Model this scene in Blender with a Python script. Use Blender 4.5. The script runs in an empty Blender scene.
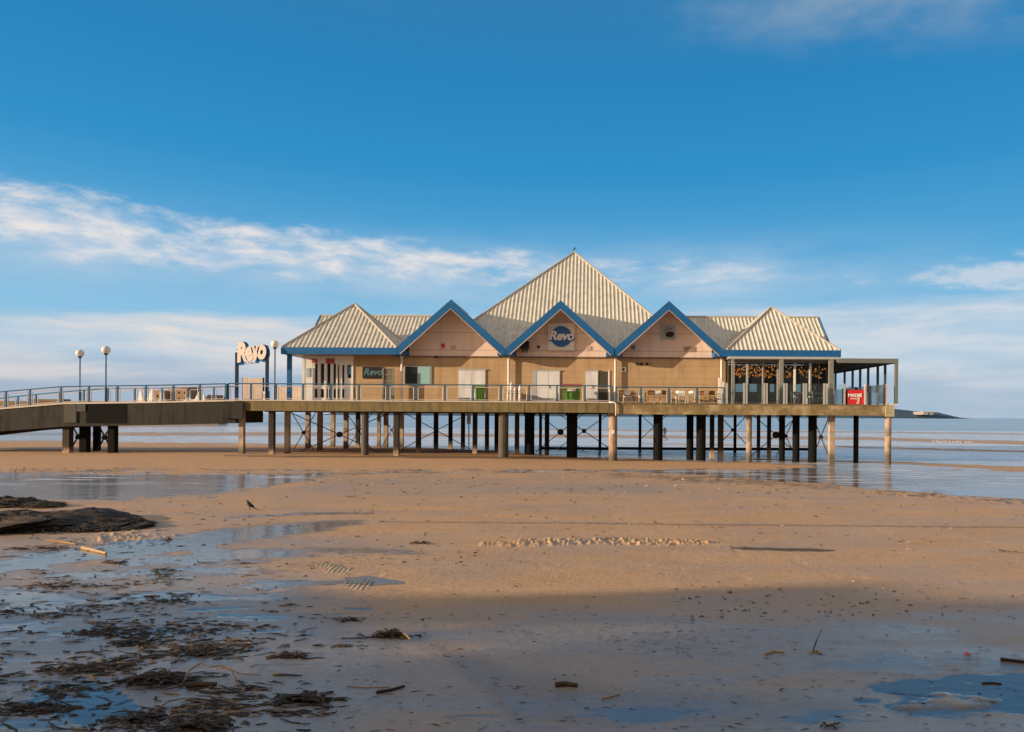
import bpy, math, random
import numpy as np
from mathutils import Vector, Matrix
random.seed(7)
S = bpy.context.scene
COL = S.collection
F = 740.0; PPX = 590.0; PPY = 415.6; ROLL = 0.006; H = 2.85
YD = 49.0                       # the front edge of the pier deck
ZD = 3.76                       # the top of the deck
def at(px, py, Y):
    """photo pixel and depth -> (X, Z) in metres"""
    dx = px - PPX; dy = PPY - py
    return ((dx - ROLL * dy) / F * Y, H + (dy + ROLL * dx) / F * Y)
def AX(px, d, py=400): return at(px, py, YD + d)[0]
def AZ(py, d, px=590): return at(px, py, YD + d)[1]

# ---------------------------------------------------------------- node helper
class NT:
    def __init__(s, nt): s.nt = nt; s.n = nt.nodes; s.l = nt.links
    def new(s, t, **kw):
        n = s.n.new(t)
        for k, v in kw.items(): setattr(n, k, v)
        return n
    def put(s, sock, v):
        if isinstance(v, (int, float)): sock.default_value = v
        elif isinstance(v, (tuple, list)):
            v = tuple(v)
            if len(v) == 3 and sock.type == 'RGBA': v = v + (1,)
            sock.default_value = v
        else: s.l.new(v, sock)
    def m(s, op, a, b=0.0, c=0.0, clamp=False):
        n = s.new('ShaderNodeMath', operation=op); n.use_clamp = clamp
        s.put(n.inputs[0], a); s.put(n.inputs[1], b); s.put(n.inputs[2], c)
        return n.outputs[0]
    def ss(s, v, a, b, lo=0.0, hi=1.0):
        n = s.new('ShaderNodeMapRange', interpolation_type='SMOOTHSTEP')
        s.put(n.inputs[0], v); n.inputs[1].default_value = a; n.inputs[2].default_value = b
        n.inputs[3].default_value = lo; n.inputs[4].default_value = hi
        return n.outputs[0]
    def lin(s, v, a, b, lo=0.0, hi=1.0):
        n = s.new('ShaderNodeMapRange'); n.clamp = True
        s.put(n.inputs[0], v); n.inputs[1].default_value = a; n.inputs[2].default_value = b
        n.inputs[3].default_value = lo; n.inputs[4].default_value = hi
        return n.outputs[0]
    def mix(s, f, a, b, mode='MIX'):
        n = s.new('ShaderNodeMix', data_type='RGBA', blend_type=mode)
        s.put(n.inputs[0], f); s.put(n.inputs[6], a); s.put(n.inputs[7], b)
        return n.outputs[2]
    def noise(s, vec, scale, detail=4, rough=.55, sc=None):
        if sc is not None:
            mp = s.new('ShaderNodeMapping'); s.put(mp.inputs[0], vec); mp.inputs[3].default_value = sc
            vec = mp.outputs[0]
        n = s.new('ShaderNodeTexNoise'); s.put(n.inputs['Vector'], vec)
        n.inputs['Scale'].default_value = scale; n.inputs['Detail'].default_value = detail
        n.inputs['Roughness'].default_value = rough
        return n.outputs[0]
    def bump(s, h, strength=.3, dist=.02, normal=None):
        n = s.new('ShaderNodeBump'); s.put(n.inputs['Height'], h)
        n.inputs['Strength'].default_value = strength; n.inputs['Distance'].default_value = dist
        if normal is not None: s.put(n.inputs['Normal'], normal)
        return n.outputs[0]

MATS = {}
def mat(name, color, rough=.6, var=.25, scale=1.5, bump=0.0, metal=0.0, dirt=None, dirt_amt=.5,
        lines=None, emit=0.0, streak=False, spec=.4, zlow=None):
    """general weathered surface. lines = spacing of horizontal joints; streak = vertical stains"""
    if name in MATS: return MATS[name]
    m = bpy.data.materials.new(name); m.use_nodes = True; nt = NT(m.node_tree)
    b = nt.n['Principled BSDF']; geo = nt.new('ShaderNodeNewGeometry'); P = geo.outputs['Position']
    n1 = nt.noise(P, scale, 5); n2 = nt.noise(P, scale * 9, 4)
    k = nt.m('ADD', nt.m('MULTIPLY', n1, .65), nt.m('MULTIPLY', n2, .35))
    k = nt.lin(k, .3, .7)
    dark = tuple(c * (1 - var) for c in color); lite = tuple(min(1, c * (1 + var * .6)) for c in color)
    c = nt.mix(k, dark, lite)
    if dirt is not None:
        dn = nt.noise(P, .9, 6, .65, sc=(3.2, 3.2, .30) if streak else (1, 1, 1))
        c = nt.mix(nt.m('MULTIPLY', nt.ss(dn, .46, .66), dirt_amt), c, dirt)
    if zlow is not None:     # foot of a pile: (z0, z1, colour)
        sp = nt.new('ShaderNodeSeparateXYZ'); nt.put(sp.inputs[0], P)
        zz = nt.m('ADD', sp.outputs[2], nt.m('MULTIPLY', nt.m('SUBTRACT', n2, .5), 1.4))
        c = nt.mix(nt.ss(zz, zlow[0], zlow[1], .85, 0), c, zlow[2])
    h = n2
    if lines:
        sp = nt.new('ShaderNodeSeparateXYZ'); nt.put(sp.inputs[0], P)
        fr = nt.m('FRACT', nt.m('DIVIDE', sp.outputs[2], lines))
        g = nt.ss(nt.m('ABSOLUTE', nt.m('SUBTRACT', fr, .5)), .455, .49)
        c = nt.mix(nt.m('MULTIPLY', g, .45), c, tuple(q * .35 for q in color))
    nt.put(b.inputs['Base Color'], c)
    nt.put(b.inputs['Roughness'], nt.lin(n1, .3, .7, max(0.02, rough - .1), min(1, rough + .1)))
    b.inputs['Metallic'].default_value = metal
    b.inputs['Specular IOR Level'].default_value = spec
    if bump: nt.put(b.inputs['Normal'], nt.bump(h, bump, .03))
    if emit:
        nt.put(b.inputs['Emission Color'], color + (1,)); b.inputs['Emission Strength'].default_value = emit
    MATS[name] = m
    return m
def glass_mat(name, tint=(.8, .9, .95), refl=1.0, haze=0.08, rough=.02):
    m = bpy.data.materials.new(name); m.use_nodes = True; nt = NT(m.node_tree); nt.n.clear()
    out = nt.new('ShaderNodeOutputMaterial'); tr = nt.new('ShaderNodeBsdfTransparent'); gl = nt.new('ShaderNodeBsdfGlossy')
    df = nt.new('ShaderNodeBsdfDiffuse'); fr = nt.new('ShaderNodeFresnel'); fr.inputs[0].default_value = 1.5
    nt.put(tr.inputs[0], tint); gl.inputs['Roughness'].default_value = rough; nt.put(df.inputs[0], (.6, .65, .68))
    geo = nt.new('ShaderNodeNewGeometry')
    nt.put(gl.inputs['Normal'], nt.bump(nt.noise(geo.outputs['Position'], 1.3, 2), .06, .1))
    a = nt.new('ShaderNodeMixShader'); nt.put(a.inputs[0], nt.m('MULTIPLY', fr.outputs[0], refl, clamp=True))
    nt.l.new(tr.outputs[0], a.inputs[1]); nt.l.new(gl.outputs[0], a.inputs[2])
    c = nt.new('ShaderNodeMixShader'); c.inputs[0].default_value = haze
    nt.l.new(a.outputs[0], c.inputs[1]); nt.l.new(df.outputs[0], c.inputs[2]); nt.l.new(c.outputs[0], out.inputs[0])
    return m

# ---------------------------------------------------------------- mesh helper
class MB:
    def __init__(s): s.v = []; s.f = []
    def add(s, vs, fs):
        o = len(s.v); s.v += [tuple(v) for v in vs]; s.f += [tuple(i + o for i in f) for f in fs]
    def box(s, x0, x1, y0, y1, z0, z1, rot=None):
        if x0 > x1: x0, x1 = x1, x0
        if y0 > y1: y0, y1 = y1, y0
        if z0 > z1: z0, z1 = z1, z0
        vs = [(x, y, z) for x in (x0, x1) for y in (y0, y1) for z in (z0, z1)]
        if rot is not None:
            c = Vector(((x0 + x1) / 2, (y0 + y1) / 2, (z0 + z1) / 2))
            vs = [rot @ (Vector(v) - c) + c for v in vs]
        s.add(vs, [(0, 1, 3, 2), (4, 6, 7, 5), (0, 4, 5, 1), (2, 3, 7, 6), (0, 2, 6, 4), (1, 5, 7, 3)])
        return s
    def tube(s, pts, r, n=8, cap=True):
        pts = [Vector(p) for p in pts]; rs = r if isinstance(r, (list, tuple)) else [r] * len(pts)
        vs = []
        for i, p in enumerate(pts):
            t = (pts[min(i + 1, len(pts) - 1)] - pts[max(i - 1, 0)]).normalized()
            up = Vector((0, 0, 1)) if abs(t.z) < .9 else Vector((1, 0, 0))
            a = t.cross(up).normalized(); b = t.cross(a)
            for k in range(n):
                w = 2 * math.pi * k / n
                vs.append(p + rs[i] * (a * math.cos(w) + b * math.sin(w)))
        fs = []
        for i in range(len(pts) - 1):
            for k in range(n):
                fs.append((i * n + k, i * n + (k + 1) % n, (i + 1) * n + (k + 1) % n, (i + 1) * n + k))
        if cap: fs += [tuple(range(n))[::-1], tuple(range((len(pts) - 1) * n, len(pts) * n))]
        s.add(vs, fs); return s
    def sphere(s, c, r, n=12, m=8, sc=(1, 1, 1)):
        vs = []; fs = []
        for i in range(m + 1):
            t = math.pi * i / m
            for k in range(n):
                w = 2 * math.pi * k / n
                vs.append((c[0] + r * sc[0] * math.sin(t) * math.cos(w), c[1] + r * sc[1] * math.sin(t) * math.sin(w), c[2] + r * sc[2] * math.cos(t)))
        for i in range(m):
            for k in range(n):
                fs.append((i * n + k, (i + 1) * n + k, (i + 1) * n + (k + 1) % n, i * n + (k + 1) % n))
        s.add(vs, fs); return s
    def prism(s, poly, y0, y1):
        """poly = [(x, z)], extruded along y"""
        n = len(poly)
        vs = [(x, y0, z) for x, z in poly] + [(x, y1, z) for x, z in poly]
        fs = [tuple(range(n)), tuple(range(n, 2 * n))[::-1]] + [(i, i + n, (i + 1) % n + n, (i + 1) % n) for i in range(n)]
        s.add(vs, fs); return s
    def xprism(s, poly, x0, x1):
        """poly = [(y, z)], extruded along x"""
        n = len(poly)
        vs = [(x0, y, z) for y, z in poly] + [(x1, y, z) for y, z in poly]
        fs = [tuple(range(n)), tuple(range(n, 2 * n))[::-1]] + [(i, i + n, (i + 1) % n + n, (i + 1) % n) for i in range(n)]
        s.add(vs, fs); return s
    def slab(s, pts, th):
        """planar polygon given thickness th downwards along its normal"""
        P = [Vector(p) for p in pts]; n = (P[1] - P[0]).cross(P[2] - P[0]).normalized()
        if n.z < 0: P.reverse(); n = -n
        k = len(P); vs = P + [p - n * th for p in P]
        s.add(vs, [tuple(range(k)), tuple(range(k, 2 * k))[::-1]] + [(i, i + k, (i + 1) % k + k, (i + 1) % k) for i in range(k)])
        return s
    def build(s, name, m, parent=None, loc=None, smooth=False, kind=None):
        me = bpy.data.meshes.new(name)
        o = bpy.data.objects.new(name, me); COL.objects.link(o)
        off = Vector((0, 0, 0))
        if parent is not None: o.parent = parent; off = root_loc(parent)
        elif loc is not None: off = Vector(loc); o.location = off
        me.from_pydata([(v[0] - off.x, v[1] - off.y, v[2] - off.z) for v in s.v], [], s.f)
        import bmesh
        bm = bmesh.new(); bm.from_mesh(me); bmesh.ops.recalc_face_normals(bm, faces=bm.faces); bm.to_mesh(me); bm.free()
        if smooth:
            for p in me.polygons: p.use_smooth = True
        me.materials.append(m)
        if kind: o['kind'] = kind
        return o
def root_loc(o):
    v = Vector(o.location)
    while o.parent is not None: o = o.parent; v = v + Vector(o.location)
    return v
def thing(name, label, cat, loc, group=None):
    o = bpy.data.objects.new(name, None); COL.objects.link(o); o.location = loc
    o['label'] = label; o['category'] = cat
    if group: o['group'] = group
    return o
def tag(o, label, cat, group=None):
    o['label'] = label; o['category'] = cat
    if group: o['group'] = group
    return o
def dup(root, loc, label, rotz=0.0, group=None):
    r = root.copy(); COL.objects.link(r); r.location = loc; r.rotation_euler = (0, 0, rotz); r['label'] = label
    if group: r['group'] = group
    for ch in list(root.children):
        c = ch.copy(); COL.objects.link(c); c.parent = r
        for g in ch.children:
            d = g.copy(); COL.objects.link(d); d.parent = c
    return r
def text(name, body, size, loc, m, parent, shear=0.0, offset=0.0, extrude=.02, rot=(math.pi / 2, 0, 0), space=1.0):
    cu = bpy.data.curves.new(name, 'FONT'); cu.body = body; cu.size = size; cu.shear = shear; cu.offset = offset
    cu.extrude = extrude; cu.align_x = 'CENTER'; cu.align_y = 'CENTER'; cu.space_character = space
    t = bpy.data.objects.new(name + '_c', cu); COL.objects.link(t)
    dg = bpy.context.evaluated_depsgraph_get(); dg.update()
    me = bpy.data.meshes.new_from_object(t.evaluated_get(dg)); bpy.data.objects.remove(t)
    me.materials.clear(); me.materials.append(m)
    o = bpy.data.objects.new(name, me); COL.objects.link(o); o.parent = parent
    o.location = Vector(loc) - root_loc(parent); o.rotation_euler = rot
    return o

# ---------------------------------------------------------------- materials
M_roof = mat('roof_sheet', (.68, .63, .52), .6, .14, 1.2, dirt=(.42, .37, .28), dirt_amt=.5, streak=True, spec=.2)
M_cap = mat('ridge_cap', (.46, .40, .32), .55, .15)
M_blue = mat('blue_paint', (.015, .12, .31), .55, .14, 2, spec=.25)
M_bluedk = mat('blue_post', (.008, .03, .07), .6, .15, 2, spec=.2)
M_rail = mat('rail_paint', (.035, .12, .20), .5, .15, 2, spec=.3)
M_hoop = mat('hoop_paint', (.62, .50, .44), .5, .15, 3)
M_peach = mat('peach_render', (.80, .61, .51), .7, .08, .7, lines=1.22, dirt=(.60, .44, .35), dirt_amt=.4, streak=True)
M_tan = mat('tan_boarding', (.50, .33, .175), .75, .18, 1.0, lines=.42, dirt=(.33, .21, .11), dirt_amt=.5, streak=True)
M_white = mat('white_door', (.76, .73, .72), .45, .08, 2, dirt=(.50, .45, .40), dirt_amt=.45, streak=True)
M_whitef = mat('white_frame', (.84, .80, .74), .45, .05, 2)
M_pipe = mat('white_pipe', (.85, .75, .68), .4, .08, 3)
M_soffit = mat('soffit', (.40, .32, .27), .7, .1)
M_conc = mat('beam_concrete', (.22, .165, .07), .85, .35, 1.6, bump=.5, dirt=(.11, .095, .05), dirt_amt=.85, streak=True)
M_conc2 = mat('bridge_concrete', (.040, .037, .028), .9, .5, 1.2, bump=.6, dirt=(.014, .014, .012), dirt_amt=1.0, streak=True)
M_top = mat('kerb_concrete', (.62, .55, .46), .8, .15, 2)
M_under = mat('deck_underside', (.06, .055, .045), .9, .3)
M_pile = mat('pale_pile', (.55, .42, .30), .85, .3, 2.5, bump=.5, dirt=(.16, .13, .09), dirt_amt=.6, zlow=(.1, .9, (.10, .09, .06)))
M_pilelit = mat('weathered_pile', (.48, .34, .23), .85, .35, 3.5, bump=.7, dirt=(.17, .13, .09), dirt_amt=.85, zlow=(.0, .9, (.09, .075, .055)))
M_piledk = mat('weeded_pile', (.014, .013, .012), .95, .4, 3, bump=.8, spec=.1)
M_iron = mat('brace_iron', (.03, .03, .03), .8, .3, 4)
M_grey = mat('grey_frame', (.24, .23, .20), .5, .12, 3)
M_greyl = mat('light_frame', (.44, .43, .40), .45, .1, 3)
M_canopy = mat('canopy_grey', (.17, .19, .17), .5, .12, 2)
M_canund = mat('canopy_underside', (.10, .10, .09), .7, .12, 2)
M_dark = mat('dark_opening', (.02, .025, .025), .3, .2, 2)
M_black = mat('black_plastic', (.012, .012, .012), .5, .2, 4)
M_green = mat('green_bin', (.12, .25, .045), .45, .12, 3)
M_red = mat('red_paint', (.62, .03, .03), .5, .1, 3)
M_teal = mat('teal_blind', (.30, .52, .50), .5, .08, 3)
M_globe = mat('lamp_globe', (.82, .74, .64), .35, .05, 3)
M_wood = mat('grey_decking', (.30, .24, .18), .8, .25, 3)
M_screen = mat('fence_boards', (.70, .55, .44), .8, .15, 3)
M_brown = mat('brown_wicker', (.30, .16, .07), .7, .25, 5)
M_silver = mat('silver_metal', (.62, .62, .62), .3, .1, 3, metal=.9)
M_weed = mat('seaweed', (.055, .036, .016), .6, .5, 9, bump=.6, spec=.3)
M_weed2 = mat('weed_brown', (.10, .055, .02), .6, .5, 9, bump=.5)
M_stick = mat('driftwood', (.34, .20, .09), .8, .3, 9, bump=.4)
M_sticklt = mat('driftwood_pale', (.55, .36, .18), .8, .25, 9, bump=.4)
M_rock = mat('weeded_rock', (.045, .030, .017), .75, .5, 2.5, bump=1.0, dirt=(.12, .07, .03), dirt_amt=.6)
M_rock2 = mat('ochre_stone', (.42, .25, .08), .8, .35, 6, bump=.8)
M_bird = mat('crow_feathers', (.012, .012, .013), .5, .3, 12)
M_gull = mat('gull_feathers', (.8, .8, .8), .6, .05, 5)
M_bulb = mat('amber_bulb', (1.0, .27, .03), .4, .02, 3, emit=1.7)
M_wallfar = mat('far_masonry', (.26, .18, .12), .9, .3, .3)
M_townA = mat('town_brick', (.40, .24, .14), .9, .2, .3)
M_townW = mat('tent_canvas', (.9, .82, .72), .7, .05, .5)
M_glass = glass_mat('window_glass', (.55, .62, .62), 1.6, .03)
M_screeng = glass_mat('screen_glass', (.92, .97, .98), .8, .03)
M_tinted = glass_mat('pane_glass', (.25, .30, .30), 1.8, .04)

# ---------------------------------------------------------------- ground
def lattice(ix, iy, seed):
    h = (ix * 374761393 + iy * 668265263 + seed * 974634777) & 0xffffffff
    h = ((h ^ (h >> 13)) * 1274126177) & 0xffffffff
    h = h ^ (h >> 16)
    return (h & 0xffff) / 65535.0
def vn(x, y, seed=0):
    ix = np.floor(x).astype(np.int64); iy = np.floor(y).astype(np.int64)
    fx = x - ix; fy = y - iy; fx = fx * fx * (3 - 2 * fx); fy = fy * fy * (3 - 2 * fy)
    a = lattice(ix, iy, seed); b = lattice(ix + 1, iy, seed); c = lattice(ix, iy + 1, seed); d = lattice(ix + 1, iy + 1, seed)
    return (a * (1 - fx) + b * fx) * (1 - fy) + (c * (1 - fx) + d * fx) * fy
def fbm(x, y, oct=4, seed=0):
    t = 0; a = 1; s = 0
    for o in range(oct):
        t = t + a * vn(x, y, seed + o * 17); s += a; a *= .5; x = x * 2.03 + 11.3; y = y * 2.03 + 5.7
    return t / s
def sst(v, a, b):
    t = np.clip((v - a) / (b - a), 0, 1); return t * t * (3 - 2 * t)
def zbase(X, Y):
    X = np.asarray(X, float); Y = np.asarray(Y, float)
    fx = np.interp(X, [-60, -24, -6, 1.5, 20, 60], [.20, .17, .05, -.13, -.30, -.45])
    z = sst(Y, 26, 48) * fx
    q = sst(Y, 55, 100); z = z * (1 - q) + q * (-.42 + .35 * sst(-X, 30, 90))
    return z
def seg(px, py, pts):
    """signed distance (positive inside) to a band with centre and half-thickness along x"""
    xs = [p[0] for p in pts]; c = np.interp(px, xs, [p[1] for p in pts]); h = np.interp(px, xs, [p[2] for p in pts])
    d = h - np.abs(py - c)
    return np.where((px < xs[0]) | (px > xs[-1]), -np.maximum(np.abs(px - np.clip(px, xs[0], xs[-1])) * .3, np.abs(d)), d)
def ell(px, py, cx, cy, rx, ry): return (1 - np.sqrt(((px - cx) / rx) ** 2 + ((py - cy) / ry) ** 2)) * ry
def ground_fields(X, Y):
    zb = zbase(X, Y)
    Yc = np.maximum(Y, 1.0)
    px = PPX + F * X / Yc
    hor = PPY + ROLL * (px - PPX)
    py = hor + (H - zb) * F / Yc
    front = Y > 1.5
    big = fbm(X * .12, Y * .25, 4, 3) - .5
    mid = fbm(X * .8, Y * 1.6, 4, 9) - .5
    fine = fbm(X * 3.2, Y * 7.0, 4, 21) - .5
    tiny = fbm(X * 11, Y * 13, 3, 33) - .5
    k = py - hor
    pxn = k * .12 + .6              # noise amplitude in design units grows towards the viewer
    nz = (mid * 1.2 + fine * .8) * pxn
    def region(d, soft=1.0, n=1.0): return sst(d + nz * n, -.5 * soft, .5 * soft)
    wet = np.zeros_like(X)
    # far flats
    ys = np.interp(px, [-300, 60, 225, 400, 500, 560, 620, 740, 815, 850], [440, 441, 443, 447, 451, 456.5, 458.5, 462, 465.5, 470])
    far = sst((ys - py) + mid * 4, -.6, .6)
    bars = np.maximum.reduce([
        sst(seg(px, py, [(-400, 434, 1.5), (300, 434, 1.6), (640, 436.7, 1.3), (860, 438.4, 1.5), (1024, 443, 1.7), (1400, 452, 1.6)]) + mid * 2.2, -.5, .5),
        sst(seg(px, py, [(-400, 429, 1.4), (300, 425, .9), (640, 430.5, .7), (860, 432, .5), (1024, 434, .5), (1400, 436, .4)]) + mid * 1.4, -.4, .4),
        sst(seg(px, py, [(640, 443.5, .3), (860, 447.3, .8), (1024, 451.5, .9), (1400, 458, 1)]) + mid * 1.6, -.4, .4),
        sst(seg(px, py, [(740, 459, .3), (890, 462.2, .9), (1024, 469, 2.2), (1400, 480, 3)]) + mid * 1.6, -.5, .5)])
    lft = sst(-px, -140, -40) * .45
    farw = far * (1 - bars * .92) * (1 - lft)
    wet = np.maximum(wet, farw)
    # pools in front of the pier
    yb = np.interp(px, [-400, 0, 200, 260, 335], [506, 500, 496, 486, 476])
    poolA = sst(np.minimum(py - 473.6, yb - py) + nz * .7, -1.2, .8) * sst(-px, -350, -300)
    yt2 = np.interp(px, [590, 650, 760, 820, 900, 1024, 1400], [470, 470, 469.5, 466, 466, 472, 485])
    yb2 = np.interp(px, [590, 650, 750, 820, 880, 1024, 1400], [470.5, 472.5, 478, 484, 489, 500, 525])
    poolB = sst(np.minimum(py - yt2, yb2 - py) + nz * .5, -.7, .9)
    thin = sst(seg(px, py, [(225, 474.2, .9), (420, 472.3, .7), (600, 471.5, .6), (740, 471, .6)]) + mid * 2.2, -.2, .5)
    wet = np.maximum.reduce([wet, poolA, poolB, thin * .9])
    # streaks and puddles
    def B(pts, soft=1.2, n=.35, amt=1.0): return region(seg(px, py, pts), soft, n) * amt
    wet = np.maximum.reduce([wet,
        B([(225, 518.5, .6), (250, 516.5, 1), (300, 513.8, 1.4), (375, 513, .6)], .8, .12),
        B([(-260, 580, 7), (0, 567, 7), (60, 557, 8), (130, 549, 8), (200, 541, 8), (250, 534, 7), (300, 527.5, 5.5), (340, 524, 3.2), (362, 522, 1)], 4, .35),
        B([(120, 566, 5), (220, 556, 6), (300, 553, 3), (370, 551.5, 1.5), (420, 551, .8)], 5, .8, .8),
        B([(242, 586, 1), (262, 585, 4.5), (300, 583, 3), (352, 581, 1)], 1.2, .15),
        B([(346, 580, 3), (370, 580, 4.6), (392, 581.5, 2), (405, 582, .7)], 1, .1),
        B([(200, 610, 1), (236, 612, 2), (275, 610, .8)], 1, .2, .9),
        B([(346, 608.5, 1.3), (372, 608.5, .9)], 1, .1),
        B([(100, 575, 2), (170, 572, 2), (240, 574, 2)], 4, 1.2, .8),
        region(ell(px, py, 88, 703, 40, 15), 3, .9),
        region(ell(px, py, 35, 600, 46, 9), 6, .9) * .8,
        region(ell(px, py, 30, 630, 50, 9), 5, .9) * .7,
        B([(640, 648, 2), (700, 650, 4), (760, 660, 3), (860, 668, 6), (1100, 672, 8)], 12, .8, .55),
        B([(430, 640, 2), (520, 700, 22), (700, 712, 14), (860, 712, 8)], 26, .5, .55)])
    pr = region(ell(px, py, 958, 699, 112, 22), 4, .8); isl = region(ell(px, py, 944, 702, 48, 11), 6, .55)
    pr2 = region(seg(px, py, [(870, 690, 1), (900, 684, 5), (960, 680, 6), (1100, 676, 7)]), 5, .35)
    wet = np.maximum(wet, np.maximum(pr, pr2)) * (1 - isl)
    dpud_refl = sst(seg(px, py, [(732, 548, .5), (745, 548.8, 1.3), (790, 549.6, 1.7), (825, 550, 1.4), (837, 550.2, .4)]) + fine * .5, -.3, .3)  # dark puddle: reflection of the shaded piles painted into the colour
    pf_ = fbm(X * .9, Y * 2.6, 5, 57); lw = sst(-px + (py - 560) * .7, -380, -180) * sst(py, 538, 556) * sst(-py, -690, -640)
    wet = np.maximum(wet, sst(pf_, .555, .60) * lw * .9 * front)
    pf2 = fbm(X * .6, Y * 2.8, 5, 58); wet = np.maximum(wet, sst(pf2, .61, .66) * .7 * sst(py, 660, 700) * front)
    wet = wet * (1 - dpud_refl)
    wet = wet * front
    # damp ground, a softer gloss
    damp = .30 + .25 * sst(py + big * 60, 585, 640) + .25 * sst(-px + big * 160, -420, -260) * sst(py, 520, 545) + .35 * big
    damp = damp + .28 * sst(-np.abs(py - 486), -14, -3) * sst(px, 250, 340) * sst(-px, -760, -600)
    damp = damp - .55 * isl - .45 * sst(py, 440, 446) * sst(-py, -472, -468) + .45 * sst(far, .5, .9) * (1 - bars * .9)
    film = fbm(X * .35, Y * 1.5, 6, 61) + fine * .12
    damp = damp + .14 * sst(py + big * 30, 590, 625)
    damp = damp + sst(py + big * 40, 585, 650) * (sst(film, .44, .62) * .50 - .06) + sst(py + big * 50, 545, 590) * sst(-px + big * 150, -430, -250) * .30
    damp = damp + lft * sst(-py, -442, -436)
    damp = np.clip(damp, 0.05, 1.0)
    # heights
    clod = sst(seg(px, py, [(485, 544, .5), (520, 543, 2.5), (600, 541.5, 4), (700, 542.5, 3), (738, 545.5, .8)]) + mid * 5, -1, 1)
    tone = clod * .8
    tone = np.maximum(tone, sst(ell(px, py, 130, 538, 40, 7) + fine * 14, -1, 1.5) * .9)
    tone = np.maximum(tone, isl * .45)
    rip = np.maximum(sst(ell(px, py, 326, 569, 26, 5.5) + fine * 4, -.3, .5), np.maximum(sst(ell(px, py, 353, 562, 8, 4) + fine * 3, -.3, .5), sst(ell(px, py, 359, 583, 14, 6) + fine * 2, -.3, .5)))
    rip = rip * sst(fbm(X * 2.2, Y * 2.2, 3, 77), .36, .58)
    clod = clod * sst(fbm(X * 1.1, Y * 3, 3, 79), .22, .40)
    dry = 1 - wet
    rough = np.clip((fbm(X * 1.7, Y * 1.7, 3, 51) - .52) * 6, 0, 1)
    z = zb + big * .06 + dry * (mid * .014 + fine * .007 + rough * tiny * .012)
    chan = sst(-np.abs(fbm(X * .25 + Y * .05, Y * .8, 4, 83) - .5), -.018, -.004) * sst(py, 476, 500)
    groove = sst(seg(px, py, [(380, 521.5, .5), (600, 523, .7), (1024, 527, .7), (1400, 532, .7)]) + fine * .5, -.3, .3)
    damp = np.clip(damp +  (fbm(X * .5, Y * 1.2, 4, 87) - .5) * .55 * sst(py, 470, 480), 0.03, 1)
    z = z - dry * groove * .012
    foot = np.clip((vn(X * 2.9, Y * 2.9, 71) - .74) * 7, 0, 1) * sst(fbm(X * .3, Y * .3, 2, 73), .45, .6) * sst(-Y, -46, -9)
    z = z - dry * foot * .010
    z = z + clod * (np.abs(fbm(X * 9, Y * 14, 3, 41) - .5) * .20 + tiny * .10)
    z = z + sst(ell(px, py, 130, 538, 40, 7) + fine * 14, -1, 1.5) * np.maximum(tiny, 0) * .16
    z = z + rip * (np.sin((X * 1 + Y * .12) * 2 * math.pi / .085) * .011 + .006)
    z = z + isl * .03  - wet * .006
    shore = sst(-np.abs(py - 492 - (px - 880) * .07), -6, -1) * sst(px, 820, 900)
    z = z + shore * np.maximum(fine, 0) * .12
    weed = shore * sst(fine, .05, .25) + sst(seg(px, py, [(600, 474, 2), (760, 482, 3), (840, 488, 2)]) + fine * 14, 0, 2) * .6
    foot_line = sst(seg(px, py, [(225, 456.0, .5), (300, 456.4, .9), (500, 457.4, 1.2), (560, 458.0, 1.5), (620, 459.5, 1.2), (740, 461.5, .8)]) + mid * .8, -.3, .3)  # dark line along the front of the piles
    return z, wet, damp, np.clip(tone, 0, 1), np.clip(weed + dpud_refl * 1.1 + foot_line * .8 + groove * .55, 0, 1), rip  # weed mask also carries the painted puddle reflection and two dark lines
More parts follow.
